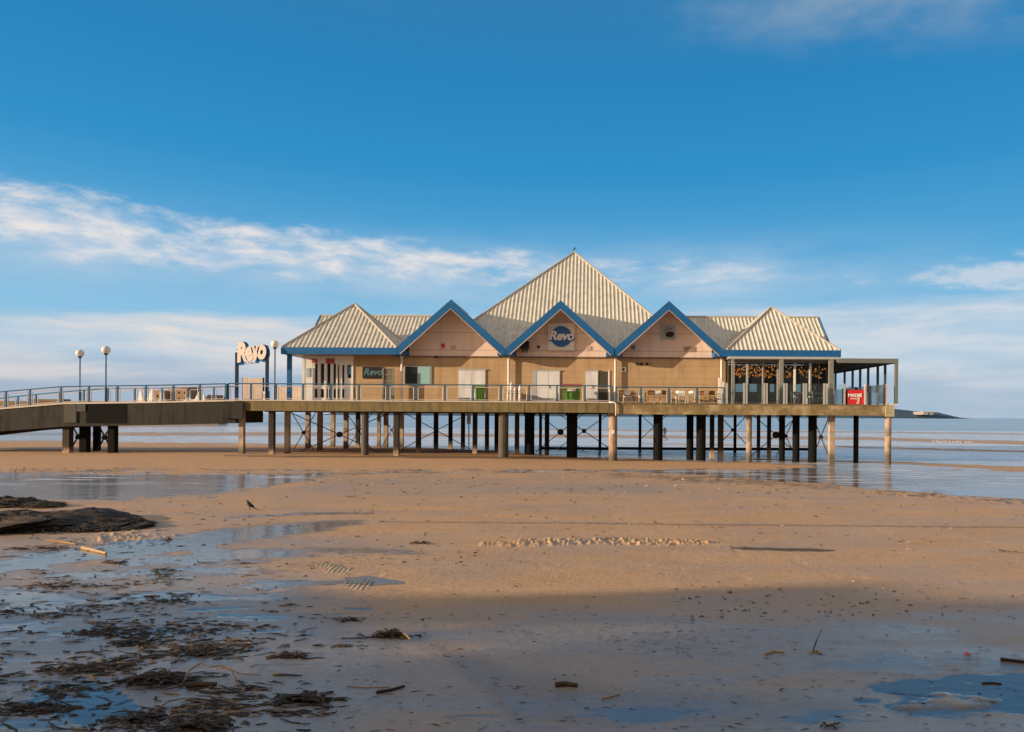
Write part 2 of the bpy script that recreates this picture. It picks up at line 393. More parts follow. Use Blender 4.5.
def make_ground():
    # polar sheet centred under the viewpoint: dense where the photo looks, coarse behind
    th = list(np.arange(-52, 36, .085)); th = [math.radians(t) for t in th]
    back = list(np.linspace(36, 308, 80)); th += [math.radians(t) for t in back[:-1]]
    th = np.array(th); nth = len(th)
    ks = np.concatenate([np.arange(1100, 330, -12.), np.arange(330, 40, -.75), np.arange(40, 5.5, -.22), np.array([5, 4, 3, 2.2])])
    R = H * F / ks; nr = len(R)
    RR, TT = np.meshgrid(R, th, indexing='ij')
    X = (RR * np.sin(TT)).ravel(); Y = (RR * np.cos(TT)).ravel()
    z, wet, damp, tone, weed, rip = ground_fields(X, Y)
    sea = sst(Y, 175, 215); z = z * (1 - sea) - sea * 1.2
    back_ = Y < 2; z = np.where(back_, z * .4, z)
    co = np.empty((nr * nth + 1, 3)); co[:-1, 0] = X; co[:-1, 1] = Y; co[:-1, 2] = z; co[-1] = (0, 0, 0)
    i = np.arange(nr - 1)[:, None] * nth; j = np.arange(nth)[None, :]; j2 = (j + 1) % nth
    quads = np.stack([i + j, i + nth + j, i + nth + j2, i + j2], -1).reshape(-1, 4)
    tris = np.stack([np.full(nth, nr * nth), np.arange(nth), (np.arange(nth) + 1) % nth], -1)
    me = bpy.data.meshes.new('beach_sand')
    nv = len(co); nq = len(quads); ntr = len(tris)
    me.vertices.add(nv); me.vertices.foreach_set('co', co.astype(np.float32).ravel())
    me.loops.add(nq * 4 + ntr * 3); me.loops.foreach_set('vertex_index', np.concatenate([quads.ravel(), tris.ravel()]).astype(np.int32))
    me.polygons.add(nq + ntr)
    ls = np.concatenate([np.arange(nq) * 4, nq * 4 + np.arange(ntr) * 3]).astype(np.int32)
    me.polygons.foreach_set('loop_start', ls)
    me.polygons.foreach_set('use_smooth', np.ones(nq + ntr, bool))
    me.update(calc_edges=True)
    for nm, arr in (('wet', wet), ('damp', damp), ('tone', tone), ('weed', weed), ('rip', rip)):
        a = me.attributes.new(nm, 'FLOAT', 'POINT'); a.data.foreach_set('value', np.append(arr, arr[-1] * 0).astype(np.float32))
    o = bpy.data.objects.new('beach_sand', me); COL.objects.link(o); o['kind'] = 'structure'
    m = bpy.data.materials.new('sand'); m.use_nodes = True; nt = NT(m.node_tree); b = nt.n['Principled BSDF']
    geo = nt.new('ShaderNodeNewGeometry'); P = geo.outputs['Position']
    at_ = lambda n: nt.new('ShaderNodeAttribute', attribute_name=n).outputs['Fac']
    wet, damp, tone, weed, rip = at_('wet'), at_('damp'), at_('tone'), at_('weed'), at_('rip')
    sq = nt.new('ShaderNodeSeparateXYZ'); nt.put(sq.inputs[0], P); sp_ = sq.outputs
    n1 = nt.noise(P, .35, 6, .6, sc=(1, 2.2, 1)); n2 = nt.noise(P, 5, 5, .6, sc=(1, 1.8, 1)); n3 = nt.noise(P, 60, 3, .6); n4 = nt.noise(P, 22, 4, .7)
    c = nt.mix(nt.lin(n1, .3, .7), (.54, .32, .165), (.64, .395, .215))
    c = nt.mix(nt.lin(n2, .35, .7, 0, .35), c, (.58, .32, .16))
    c = nt.mix(nt.ss(n3, .56, .68, 0, .5), c, (.30, .18, .10)); n5 = nt.noise(P, 120, 2, .6); c = nt.mix(nt.ss(n5, .58, .68, 0, .5), c, (.95, .70, .45))
    c = nt.mix(nt.ss(n4, .64, .70, 0, .7), c, (.13, .085, .05)); n6 = nt.noise(P, 9, 4, .75); c = nt.mix(nt.ss(n6, .66, .71, 0, .55), c, (.18, .11, .06)); n7 = nt.noise(P, 14, 3, .7, sc=(1, 1.6, 1)); c = nt.mix(nt.ss(n7, .67, .72, 0, .5), c, (.85, .62, .38))
    c = nt.mix(nt.m('MULTIPLY', tone, .5), c, (.90, .54, .22))
    c = nt.mix(nt.m('MULTIPLY', rip, .6), c, (.95, .66, .32))  # ripple patches: their warm lit reflection tinted into the colour
    c = nt.mix(nt.lin(damp, .2, .9, 0, .85), c, nt.mix(nt.lin(n2, .3, .7), (.255, .225, .19), (.35, .305, .255)))
    c = nt.mix(nt.m('MULTIPLY', weed, .85), c, (.06, .045, .02))
    wc = nt.mix(nt.lin(sp_[1], 36, 60), (.10, .085, .07), nt.mix(nt.lin(nt.noise(P, .5, 4, .6, sc=(.25, 1.8, 1)), .42, .58), (.22, .26, .30), (.60, .60, .60)))  # far water colour lightened in place of reflected cloud
    glint = nt.m('MULTIPLY', nt.ss(nt.m('ADD', nt.noise(P, .9, 5, .65, sc=(.22, 1.6, 1)), nt.lin(sp_[1], 26, 60, -.02, .045)), .53, .61), nt.m('MULTIPLY', wet, nt.lin(sp_[1], 25, 32)))  # white glints of the sky painted on the water as colour
    wc = nt.mix(nt.m('MULTIPLY', glint, .85), wc, (.92, .92, .92))
    c = nt.mix(nt.m('MULTIPLY', wet, .85), c, wc)
    nt.put(b.inputs['Base Color'], c)
    r = nt.lin(damp, .1, 1.0, .75, .20)
    r = nt.m('ADD', r, nt.m('MULTIPLY', nt.m('SUBTRACT', n2, .5), .3))
    w2 = nt.ss(wet, .25, .85)
    rr = nt.m('ADD', nt.m('MULTIPLY', r, nt.m('SUBTRACT', 1, w2)), nt.m('MULTIPLY', w2, nt.m('ADD', nt.lin(sp_[1], 40, 75, .045, .20), nt.m('MULTIPLY', glint, .35))), clamp=True)
    nt.put(b.inputs['Roughness'], rr)
    nt.put(b.inputs['Specular IOR Level'], nt.m('ADD', nt.lin(damp, .15, 1.0, .12, .9), nt.m('MULTIPLY', w2, .15)))
    # water ripples on the wet parts, grain on the dry
    wv = nt.m('ADD', nt.noise(P, 2.2, 3, .5, sc=(.8, 2.6, 1)), nt.m('MULTIPLY', nt.noise(P, 7, 3, .6, sc=(.35, 1.6, 1)), .8))
    gr = nt.m('ADD', nt.m('MULTIPLY', n3, .35), nt.m('ADD', nt.m('MULTIPLY', n4, .6), nt.m('MULTIPLY', n2, .9)))
    bA = nt.new('ShaderNodeBump'); nt.put(bA.inputs['Height'], gr); bA.inputs['Distance'].default_value = .035
    nt.put(bA.inputs['Strength'], nt.m('MULTIPLY', nt.m('SUBTRACT', 1, w2), nt.lin(damp, .3, 1.0, .75, .40)))
    bB = nt.new('ShaderNodeBump'); nt.put(bB.inputs['Height'], wv); bB.inputs['Distance'].default_value = .035
    sp = nt.new('ShaderNodeSeparateXYZ'); nt.put(sp.inputs[0], P)
    nt.put(bB.inputs['Strength'], nt.m('MULTIPLY', w2, nt.m('MULTIPLY', nt.lin(sp.outputs[1], 12, 40, .10, .8), nt.lin(sp.outputs[1], 55, 80, 1, .25)))); nt.l.new(bA.outputs[0], bB.inputs['Normal'])
    nt.put(b.inputs['Normal'], bB.outputs[0])
    me.materials.append(m)
make_ground()
# the sea: a sheet from beyond the flats to the horizon
def make_sea():
    mb = MB(); mb.add([(-9000, 150, -.50), (9000, 150, -.50), (9000, 14000, -.50), (-9000, 14000, -.50)], [(0, 1, 2, 3)])
    m = bpy.data.materials.new('sea_water'); m.use_nodes = True; nt = NT(m.node_tree); b = nt.n['Principled BSDF']
    geo = nt.new('ShaderNodeNewGeometry'); P = geo.outputs['Position']
    n = nt.noise(P, .02, 5, .6, sc=(.15, 1, 1)); n2 = nt.noise(P, .35, 4, .6, sc=(.5, 1.6, 1))
    c = nt.mix(nt.lin(n, .35, .65), (.14, .22, .29), (.30, .37, .42)); fm = nt.noise(P, .03, 6, .65, sc=(.06, 1.4, 1)); c = nt.mix(nt.ss(fm, .58, .66, 0, .8), c, (.8, .8, .8))
    nt.put(b.inputs['Base Color'], c); b.inputs['Roughness'].default_value = .22
    nt.put(b.inputs['Normal'], nt.bump(n2, .5, .25))
    mb.build('sea', m, kind='structure')
make_sea()
# headland far across the water
def make_headland():
    m = mat('headland_haze', (.055, .10, .14), .95, .2, .004)
    pr = [(330, 413.5), (380, 408), (470, 404), (560, 406), (640, 409), (720, 404), (790, 403), (850, 404.5), (893, 408.8), (905, 410), (925, 412), (938, 412.2), (946, 414.5), (953, 417), (960, 418)]
    Y0 = 3000.; vs = []; fs = []; N = 160
    xs = np.interp(np.linspace(0, 1, N), np.linspace(0, 1, len(pr)), [p[0] for p in pr])
    for i, x in enumerate(xs):
        y = np.interp(x, [p[0] for p in pr], [p[1] for p in pr])
        X, Z = at(x, y, Y0); Z = max(Z, -3)
        j = (random.random() - .5) * 1.2
        vs += [(X, Y0 - 120, -3), (X, Y0 - 60, max(-3, Z * .6 + j)), (X, Y0, max(-3, Z + j)), (X, Y0 + 400, -3)]
    for i in range(N - 1):
        for k in range(3): fs.append((i * 4 + k, i * 4 + k + 1, i * 4 + k + 5, i * 4 + k + 4))
    mb = MB(); mb.add(vs, fs); mb.build('headland', m, kind='structure', smooth=True)
    hb = MB()
    for a, b_ in ((921, 926), (928, 931)):
        x0, z0 = at(a, 413.2, Y0 - 130); x1, z1 = at(b_, 411.6, Y0 - 130); hb.box(x0, x1, Y0 - 150, Y0 - 60, z0 - 6, z1)
    o = hb.build('distant_building', mat('pale_far', (.34, .30, .28), .9, .1, .01), loc=(at(925, 413, Y0 - 130)[0], Y0 - 130, 5))
    tag(o, 'low pale building sitting on the end of the far headland', 'building')
make_headland()

# ---------------------------------------------------------------- pier
XL = AX(233, 0); XM = AX(615, 0); XR = AX(893, 0); ZR = 3.68; DEPTH = 18.0
pier = thing('pier', 'long concrete pier deck on rows of dark piles with blue and white railings', 'pier', ((XL + XR) / 2, YD + 8, 0))
def part(mb, name, m, parent, smooth=False, kind=None): return mb.build(name, m, parent, smooth=smooth, kind=kind)
mb = MB(); mb.box(XL, XM - .004, YD + .42, YD + DEPTH, ZD - .30, ZD - .004); mb.box(XM + .004, XR, YD + .42, YD + DEPTH, ZR - .30, ZR - .004); part(mb, 'deck', M_wood, pier)
mb = MB()
for x0, x1, zt in ((XL, XM - .03, ZD), (XM + .03, XR, ZR)):
    x = x0; mb = MB()
    while x < x1 - .5:
        w = min(random.uniform(3.6, 4.2), x1 - x)
        if x1 - x - w < 1.2: w = x1 - x
        j = random.uniform(-.012, .012)
        mb.box(x + .006, x + w - .006, YD + j, YD + .4, zt - .72, zt - .07); x += w
    part(mb, 'edge_beam', M_conc if x0 == XL else mat('patched_concrete', (.25, .18, .08), .85, .35, 1.6, bump=.5, dirt=(.48, .37, .21), dirt_amt=.8), pier)
mb = MB(); mb.box(XL, XM - .03, YD - .05, YD + .41, ZD - .066, ZD + .01); part(mb, 'kerb', M_top, pier)
mb = MB(); mb.box(XM + .03, XR, YD - .02, YD + .41, ZR - .066, ZR + .01); part(mb, 'kerb', M_conc, pier)
mb = MB(); mb.box(AX(885.5, 0), AX(894, 0), YD - .08, YD + .6, ZR - .78, ZR + .02)
part(mb, 'corner_block', mat('corner_concrete', (.50, .42, .27), .85, .2, 2, dirt=(.25, .2, .1)), pier)
mb = MB()
for d in (4.5, 9, 13.5, 17.6): mb.box(XL + .2, XR - .2, YD + d - .25, YD + d + .25, ZD - .78, ZD - .31)
x = XL + 1
while x < XR: mb.box(x - .2, x + .2, YD + .45, YD + DEPTH - .1, ZD - .70, ZD - .315); x += 4
part(mb, 'under_beam', M_under, pier)
mb = MB().tube([(XM - .4, YD - .12, ZD - .02), (XM - .05, YD - .12, ZD - .02), (XM + .06, YD - .12, ZD - .12), (XM + .06, YD - .12, ZD - .9)], .055, 8)
part(mb, 'drain_pipe', M_pipe, pier, True)
# piles: (pixel x, width px, depth behind the deck edge, material, round)
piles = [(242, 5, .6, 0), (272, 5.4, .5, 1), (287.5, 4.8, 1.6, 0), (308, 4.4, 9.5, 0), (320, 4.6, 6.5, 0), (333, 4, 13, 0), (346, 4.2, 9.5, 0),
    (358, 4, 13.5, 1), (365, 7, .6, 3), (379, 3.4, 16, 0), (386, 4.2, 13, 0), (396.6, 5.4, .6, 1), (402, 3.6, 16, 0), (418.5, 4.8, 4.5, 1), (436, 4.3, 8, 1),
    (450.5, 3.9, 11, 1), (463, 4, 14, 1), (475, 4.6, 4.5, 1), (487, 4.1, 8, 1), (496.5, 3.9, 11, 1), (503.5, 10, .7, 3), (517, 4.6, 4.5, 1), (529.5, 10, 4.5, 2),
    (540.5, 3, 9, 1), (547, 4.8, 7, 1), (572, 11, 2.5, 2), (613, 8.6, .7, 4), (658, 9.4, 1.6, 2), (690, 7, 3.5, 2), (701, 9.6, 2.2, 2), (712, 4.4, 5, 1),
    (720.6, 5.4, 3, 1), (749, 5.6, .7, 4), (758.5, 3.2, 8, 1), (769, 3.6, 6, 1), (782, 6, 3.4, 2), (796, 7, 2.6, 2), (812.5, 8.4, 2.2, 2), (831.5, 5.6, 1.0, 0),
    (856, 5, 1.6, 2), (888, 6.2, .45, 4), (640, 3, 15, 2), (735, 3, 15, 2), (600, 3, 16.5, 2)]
PM = [M_pile, mat('shade_painted_pile', (.055, .043, .032), .9, .3, 3, bump=.5, dirt=(.02, .018, .015), dirt_amt=.8, zlow=(.15, .55, (.60, .42, .28))), M_piledk,  # deck shade painted dark above, sunlit foot painted pale
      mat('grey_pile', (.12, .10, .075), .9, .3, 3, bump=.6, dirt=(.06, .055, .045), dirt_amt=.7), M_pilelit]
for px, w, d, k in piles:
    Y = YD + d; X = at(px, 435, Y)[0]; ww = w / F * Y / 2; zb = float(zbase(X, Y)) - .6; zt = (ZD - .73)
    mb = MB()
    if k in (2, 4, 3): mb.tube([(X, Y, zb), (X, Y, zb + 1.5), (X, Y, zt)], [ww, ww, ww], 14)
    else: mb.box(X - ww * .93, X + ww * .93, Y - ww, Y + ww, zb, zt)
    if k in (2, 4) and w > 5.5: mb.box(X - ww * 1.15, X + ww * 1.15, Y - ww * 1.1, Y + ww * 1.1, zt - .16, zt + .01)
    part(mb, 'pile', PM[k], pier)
mb = MB().box(at(613, 430, YD)[0] - .12, at(613, 430, YD)[0] + .10, YD + .33, YD + .45, at(613, 434, YD)[1], at(613, 430, YD)[1]); part(mb, 'depth_plate', M_whitef, pier)
braces = [(291, 411, 316, 454, 7.0, .10), (287, 411, 392, 458, 3.5, .16), (346, 412, 372, 450, 10, .07), (381, 412, 402, 448, 12, .07), (403, 412, 470, 449, 7, .10),
    (536, 412, 585, 452, 5.0, .19), (556, 412, 612, 450, 3.0, .13), (718, 414, 748, 446, 4.5, .10), (752, 414, 800, 456, 5.5, .20), (776, 414, 796, 458, 8, .10), (812, 414, 830, 460, 2.0, .11), (640, 414, 668, 440, 16, .05)]
for x0, y0, x1, y1, d, r in braces:
    Y = YD + d; A = at(x0, y0, Y); B_ = at(x1, y1, Y)
    mb = MB().tube([(A[0], Y, A[1]), (B_[0], Y, B_[1])], .032, 6).tube([(A[0], Y + .06, B_[1]), (B_[0], Y + .06, A[1])], .032, 6)
    br = part(mb, 'brace', M_iron, pier)
    cx, cz = (A[0] + B_[0]) / 2, (A[1] + B_[1]) / 2
    hb = MB().tube([(cx, Y - .08, cz), (cx, Y + .14, cz)], r * 1.25, 12); part(hb, 'brace_hub', M_iron, br)
mb = MB()
for x0, x1, d in ((540, 612, 6), (612, 752, 6.6), (752, 812, 7)): mb.box(AX(x0, d), AX(x1, d), YD + d - .13, YD + d + .13, .30, .50)
part(mb, 'shadow_bar', M_piledk, pier)  # dark bars standing in for the pier's shadow on the wet sand
def railing(parent, xs, y, zf, hoops=True, hgt=1.08, hoopmat=None, wide=.055):
    """posts at xs; zf(x) = level of the deck; the hoop is the pale inner frame of each bay"""
    for x in xs:
        mb = MB().box(x - wide, x + wide, y - .04, y + .04, zf(x), zf(x) + hgt - .02); mb.box(x - .09, x + .09, y - .08, y + .08, zf(x), zf(x) + .02)
        part(mb, 'railing_post', M_rail, parent)
    mb = MB()
    for a, b in zip(xs[:-1], xs[1:]): mb.tube([(a, y, zf(a) + hgt), (b, y, zf(b) + hgt)], .038, 8)
    part(mb, 'handrail', M_rail, parent)
    if hoops:
        for a, b in zip(xs[:-1], xs[1:]):
            if b - a > 3: continue
            g = .15; za, zb_ = zf(a), zf(b); h = hgt - .16
            mb = MB().tube([(a + g, y, za + .08), (a + g, y, za + h - .05), (a + g + .05, y, za + h), (b - g - .05, y, zb_ + h), (b - g, y, zb_ + h - .05), (b - g, y, zb_ + .08)], .027, 6)
            mb.tube([(a + g, y, za + .09), (b - g, y, zb_ + .09)], .022, 6)
            part(mb, 'railing_hoop', hoopmat or M_hoop, parent)
pf = [228, 251, 276, 303, 331, 359, 388, 416, 445, 473, 501, 529, 557, 585, 612]
railing(pier, [AX(p, .15) for p in pf], YD + .15, lambda x: ZD)
pf = [616, 641, 669, 697, 724]
railing(pier, [AX(p, .15) for p in pf], YD + .15, lambda x: ZR, hoopmat=mat('hoop_warm', (.55, .40, .28), .5, .15, 3))

# approach bridge
bz = lambda x: float(np.interp(x, [AX(-160, 0), AX(0, 0), AX(64, 0), AX(150, 0), AX(236, 0)], [1.9, 3.12, 3.50, 3.60, ZD]))
bridge = thing('footbridge', 'stained concrete footbridge ramp with blue railings leading left off the pier', 'bridge', (AX(100, 2), YD + 2, 0))
bxs = [AX(p, 0) for p in (-160, -80, 0, 30, 64, 66, 84, 150, 235.6)]
dpt = lambda x: float(np.interp(x, [AX(-160, 0), AX(0, 0), AX(64, 0), AX(236, 0)], [1.6, 1.55, 1.58, 1.54]))
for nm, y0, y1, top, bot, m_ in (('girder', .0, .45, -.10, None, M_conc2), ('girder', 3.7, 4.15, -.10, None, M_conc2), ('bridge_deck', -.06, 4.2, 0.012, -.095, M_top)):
    mb = MB(); vs = []; fs = []
    for x in bxs:
        zt = bz(x) + top; zb_ = bz(x) + bot if bot is not None else bz(x) - dpt(x)
        vs += [(x, YD + y0, zb_), (x, YD + y0, zt), (x, YD + y1, zt), (x, YD + y1, zb_)]
    for i in range(len(bxs) - 1):
        for k in range(4): fs.append((i * 4 + k, i * 4 + (k + 1) % 4, (i + 1) * 4 + (k + 1) % 4, (i + 1) * 4 + k))
    fs += [(0, 1, 2, 3), tuple(range(len(vs) - 4, len(vs)))[::-1]]
    mb.add(vs, fs); part(mb, nm, m_, bridge)
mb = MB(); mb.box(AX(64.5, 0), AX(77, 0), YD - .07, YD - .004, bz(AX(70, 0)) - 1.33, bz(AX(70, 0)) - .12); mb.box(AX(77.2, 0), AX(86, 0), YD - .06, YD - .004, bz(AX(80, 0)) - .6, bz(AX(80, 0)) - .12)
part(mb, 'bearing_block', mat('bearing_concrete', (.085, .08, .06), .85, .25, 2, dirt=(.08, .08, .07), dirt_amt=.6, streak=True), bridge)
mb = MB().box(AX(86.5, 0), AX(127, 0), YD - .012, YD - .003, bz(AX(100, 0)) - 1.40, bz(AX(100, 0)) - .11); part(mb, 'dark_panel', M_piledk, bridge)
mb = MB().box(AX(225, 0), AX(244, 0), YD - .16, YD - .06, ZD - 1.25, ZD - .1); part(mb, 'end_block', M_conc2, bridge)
for px, w, d in ((68, 6.6, .5), (85, 7, 1.4), (97, 5, 3.3), (113, 6.6, .6)):
    Y = YD + d; X = at(px, 435, Y)[0]; ww = w / F * Y / 2
    mb = MB().box(X - ww, X + ww, Y - ww, Y + ww, -.5, bz(X) - 1.1)
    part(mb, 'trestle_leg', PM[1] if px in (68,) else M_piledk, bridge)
for x0, x1, d in ((70, 86, 2.0), (97, 112, 1.6)):
    Y = YD + d; a = AX(x0, d); b = AX(x1, d)
    mb = MB().tube([(a, Y, .2), (b, Y, 2.1)], .05, 6).tube([(a, Y + .1, 2.1), (b, Y + .1, .2)], .05, 6); mb.tube([((a + b) / 2, Y - .05, 1.15), ((a + b) / 2, Y + .15, 1.15)], .17, 10)
    part(mb, 'trestle_brace', M_iron, bridge)
pb = [-78, -50, -22, 6, 30, 61, 89, 117.5, 146, 173.5, 200, 226]
railing(bridge, [AX(p, .1) for p in pb], YD + .1, bz)
pb2 = [-60, -34, -8, 18, 36, 60, 84, 108, 135, 162, 188, 214, 236]
railing(bridge, [AX(p, 4.0) for p in pb2], YD + 4.0, bz, wide=.045)

# ---------------------------------------------------------------- the building
FD = .9; WD = 2.2
building = thing('pier_restaurant', 'tan and peach restaurant with blue edged gables and ribbed cream roofs on the pier', 'building', (AX(561, 8), YD + 8, ZD))
WX0 = AX(353, WD); WX1 = AX(726, WD); ZE = 6.88; ZF = 7.31
mb = MB(); mb.box(WX0, WX1, YD + WD, YD + WD + .25, ZD - .02, ZE); mb.box(WX0, WX0 + .25, YD + WD + .25, YD + 15.5, ZD - .02, ZE)
mb.box(WX1 - .25, WX1, YD + WD + .25, YD + 6, ZD - .02, ZE); mb.box(WX0, WX1, YD + 15.5, YD + 15.75, ZD - .02, ZE)
part(mb, 'wall', M_tan, building)
def roof_face(pts, mbR, mbrib, sp=.30, th=.07, rib=.055, rh=.052):
    P = [Vector(p) for p in pts]; n = (P[1] - P[0]).cross(P[2] - P[0]).normalized()
    if n.z < 0: P.reverse(); n = -n
    mbR.slab(P, th)
    e = Vector((0, 0, 1)).cross(n).normalized(); up = n.cross(e).normalized()
    q = [((p - P[0]).dot(e), (p - P[0]).dot(up)) for p in P]
    a0 = min(a for a, _ in q); a1 = max(a for a, _ in q); k = a0 + sp * .5
    while k < a1:
        ys = []
        for i in range(len(q)):
            (xa, ya), (xb, yb) = q[i], q[(i + 1) % len(q)]
            if (xa - k) * (xb - k) < 0: ys.append(ya + (yb - ya) * (k - xa) / (xb - xa))
        ys.sort()
        for y0, y1 in zip(ys[::2], ys[1::2]):
            if y1 - y0 < .12: continue
            A = P[0] + e * k + up * (y0 + .02); B_ = P[0] + e * k + up * (y1 - .02)
            w = e * rib; t = e * rib * .45; hh = n * rh; lo = n * -.02
            mbrib.add([A - w + lo, A + w + lo, A + t + hh, A - t + hh, B_ - w + lo, B_ + w + lo, B_ + t + hh, B_ - t + hh],
                      [(0, 1, 2, 3), (4, 7, 6, 5), (0, 4, 5, 1), (1, 5, 6, 2), (2, 6, 7, 3), (3, 7, 4, 0)])
        k += sp
def roof_part(name, faces, caps, sp=.30, **kw):
    a = MB(); r = MB()
    for f in faces: roof_face(f, a, r, sp, **kw)
    o = part(a, name, M_roof, building); part(r, 'roof_rib', M_roof, o)
    if caps:
        c = MB()
        for A, B_ in caps:
            A = Vector(A) + Vector((0, 0, .03)); B_ = Vector(B_) + Vector((0, 0, .03)); c.tube([A, B_], .10, 6)
        part(c, 'ridge_cap', M_cap, o)
def Yd(d): return YD + d
# main pyramid
ap = (-1.36, Yd(11.7), 16.2); c0 = (-11.2, Yd(2.3), 7.25); c1 = (7.4, Yd(2.3), 7.25); c2 = (7.4, Yd(21.1), 7.25); c3 = (-11.2, Yd(21.1), 7.25)
roof_part('main_roof', [(c0, c1, ap), (c1, c2, ap), (c2, c3, ap), (c3, c0, ap)], [(c0, ap), (c1, ap), (c2, ap), (c3, ap)], .29)
# corner pavilions
def pavilion(pxa, pxb, apx, apy):
    xa, xb = AX(pxa, FD, 350), AX(pxb, FD, 350); dp = xb - xa; d0 = FD; d1 = FD + dp; X, Z = at(apx, apy, Yd(FD + dp / 2))
    A = (xa, Yd(d0 - .02), ZF); B_ = (xb, Yd(d0 - .02), ZF); C_ = (xb, Yd(d1), ZF); D = (xa, Yd(d1), ZF); P = (X, Yd((d0 + d1) / 2), Z)
    roof_part('pavilion_roof', [(A, B_, P), (B_, C_, P), (C_, D, P), (D, A, P)], [(A, P), (B_, P), (C_, P), (D, P)], .30)
    return xa, xb, d0, d1
pl = pavilion(282, 397, 355, 304.5)
pr_ = pavilion(727, 840, 771, 308)
# side wings with horizontal ridges
for a, b, py_ in ((321, 470, 316), (640, 818.5, 318)):
    xa, za = at(a, py_, Yd(9.5)); xb, zb_ = at(b, py_, Yd(9.5)); z = (za if a < 500 else zb_)
    A = (xa, Yd(9.5), z); B_ = (xb, Yd(9.5), z); dr = (z - ZF) / .88
    A1 = (xa, Yd(9.5 - dr), ZF); B1 = (xb, Yd(9.5 - dr), ZF); A2 = (xa, Yd(9.5 + dr), ZF); B2 = (xb, Yd(9.5 + dr), ZF)
    roof_part('wing_roof', [(A1, B1, B_, A), (A2, B2, B_, A)], [(A, B_)], .30)
    xe = xa if a < 500 else xb; s_ = -1 if a < 500 else 1; mb = MB()
    for dd in (-dr, dr):
        P0 = Vector((xe, Yd(9.5), z + .10)); P1 = Vector((xe, Yd(9.5 + dd), ZF + .10))
        vs = [P0, P1, P1 - Vector((0, 0, .42)), P0 - Vector((0, 0, .42))]
        vs += [v + Vector((s_ * .07, 0, 0)) for v in vs]
        mb.add(vs, [(0, 1, 2, 3), (4, 7, 6, 5), (0, 4, 5, 1), (1, 5, 6, 2), (2, 6, 7, 3), (3, 7, 4, 0)])
    part(mb, 'verge_board', M_blue, building)
# front gables
HS = 3.66
gx = [AX(451, FD, 302), AX(560.7, FD, 302), AX(669, FD, 304)]; ZP = 10.50
for i, x in enumerate(gx):
    zp = ZP; zv = zp - .885 * HS
    L0 = (x - HS, Yd(FD + .04), zv); P0 = (x, Yd(FD + .04), zp); R0 = (x + HS, Yd(FD + .04), zv)
    bk = 7.5
    L1 = (x - HS, Yd(bk), zv); P1 = (x, Yd(bk), zp); R1 = (x + HS, Yd(bk), zv)
    roof_part('gable_roof', [(L0, P0, P1, L1), (P0, R0, R1, P1)], [(P0, P1)], .30)
    e = .11
    g = HS + .02; t = .46
    mb = MB().prism([(x - g, zv + e - .02), (x, zp + e), (x + g, zv + e - .02), (x + g, zv + e - t), (x + g - .25, zv + e - t), (x, zp + e - .60), (x - g + .25, zv + e - t), (x - g, zv + e - t)], Yd(FD - .06), Yd(FD + .035))
    bb = part(mb, 'bargeboard', M_blue, building)
    mb = MB()
    for s_ in (-1, 1):
        mb.prism([(x, zp + e - .600), (x, zp + e - .645), (x + s_ * (g - .3), zv + e - t - .01), (x + s_ * (g - .25), zv + e - t + .03)][::s_], Yd(FD - .085), Yd(FD - .062))
    part(mb, 'edge_trim', mat('trim_cream', (.55, .42, .38), .5, .1, 3), bb)
    mb = MB()
    w = HS - .55
    mb.prism([(x - w, ZE - .01), (x + w, ZE - .01), (x + w, zv + e + .885 * .55 - .30), (x, zp - .22), (x - w, zv + e + .885 * .55 - .30)], Yd(WD - .05), Yd(WD + .2))
    part(mb, 'gable_wall', M_peach, building)
    mb = MB().box(x - w, x + w, Yd(WD - .09), Yd(WD - .052), ZE - .05, ZE + .03); part(mb, 'gable_strip', mat('strip_brown', (.16, .10, .06), .6, .1, 3), building)  # thin dark brown strip along the foot of the gable
# boxed valley ends between the gables, with downpipes
vx = [gx[0] - HS, (gx[0] + gx[1]) / 2, (gx[1] + gx[2]) / 2, gx[2] + HS]
for x in vx:
    mb = MB().box(x - .55, x + .55, Yd(FD + .04), Yd(WD + .15), ZE + .004, ZE + .33); part(mb, 'valley_box', M_blue, building)
    mb = MB().tube([(x + .1, Yd(WD - .24), ZD), (x + .1, Yd(WD - .24), ZE + .02)], .08, 10)
    mb.box(x + .0, x + .2, Yd(WD - .34), Yd(WD - .14), ZE - .18, ZE); part(mb, 'downpipe', M_pipe, building)
# pavilion fascias and soffits
for xa, xb, d0, d1, cutl, cutr in ((pl[0], gx[0] - HS - .03, pl[2], pl[3], 0, 0), (gx[2] + HS + .03, pr_[1], pr_[2], pr_[3], 0, 0)):
    mb = MB().box(xa - .05, xb + .05, Yd(d0 - .07), Yd(d0 + .03), ZE + .003, ZF + .03)
    if xa < 0: mb.box(xa - .05, xa + .05, Yd(d0 + .03), Yd(d1), ZE + .003, ZF + .03)
    else: mb.box(xb - .05, xb + .05, Yd(d0 + .03), Yd(d1), ZE + .003, ZF + .03)
    part(mb, 'fascia', M_blue, building)
    mb = MB().box(xa + .06, xb - .06, Yd(d0 + .04), Yd(d1 - .1), ZE + .03, ZE + .09); part(mb, 'soffit', M_soffit, building)
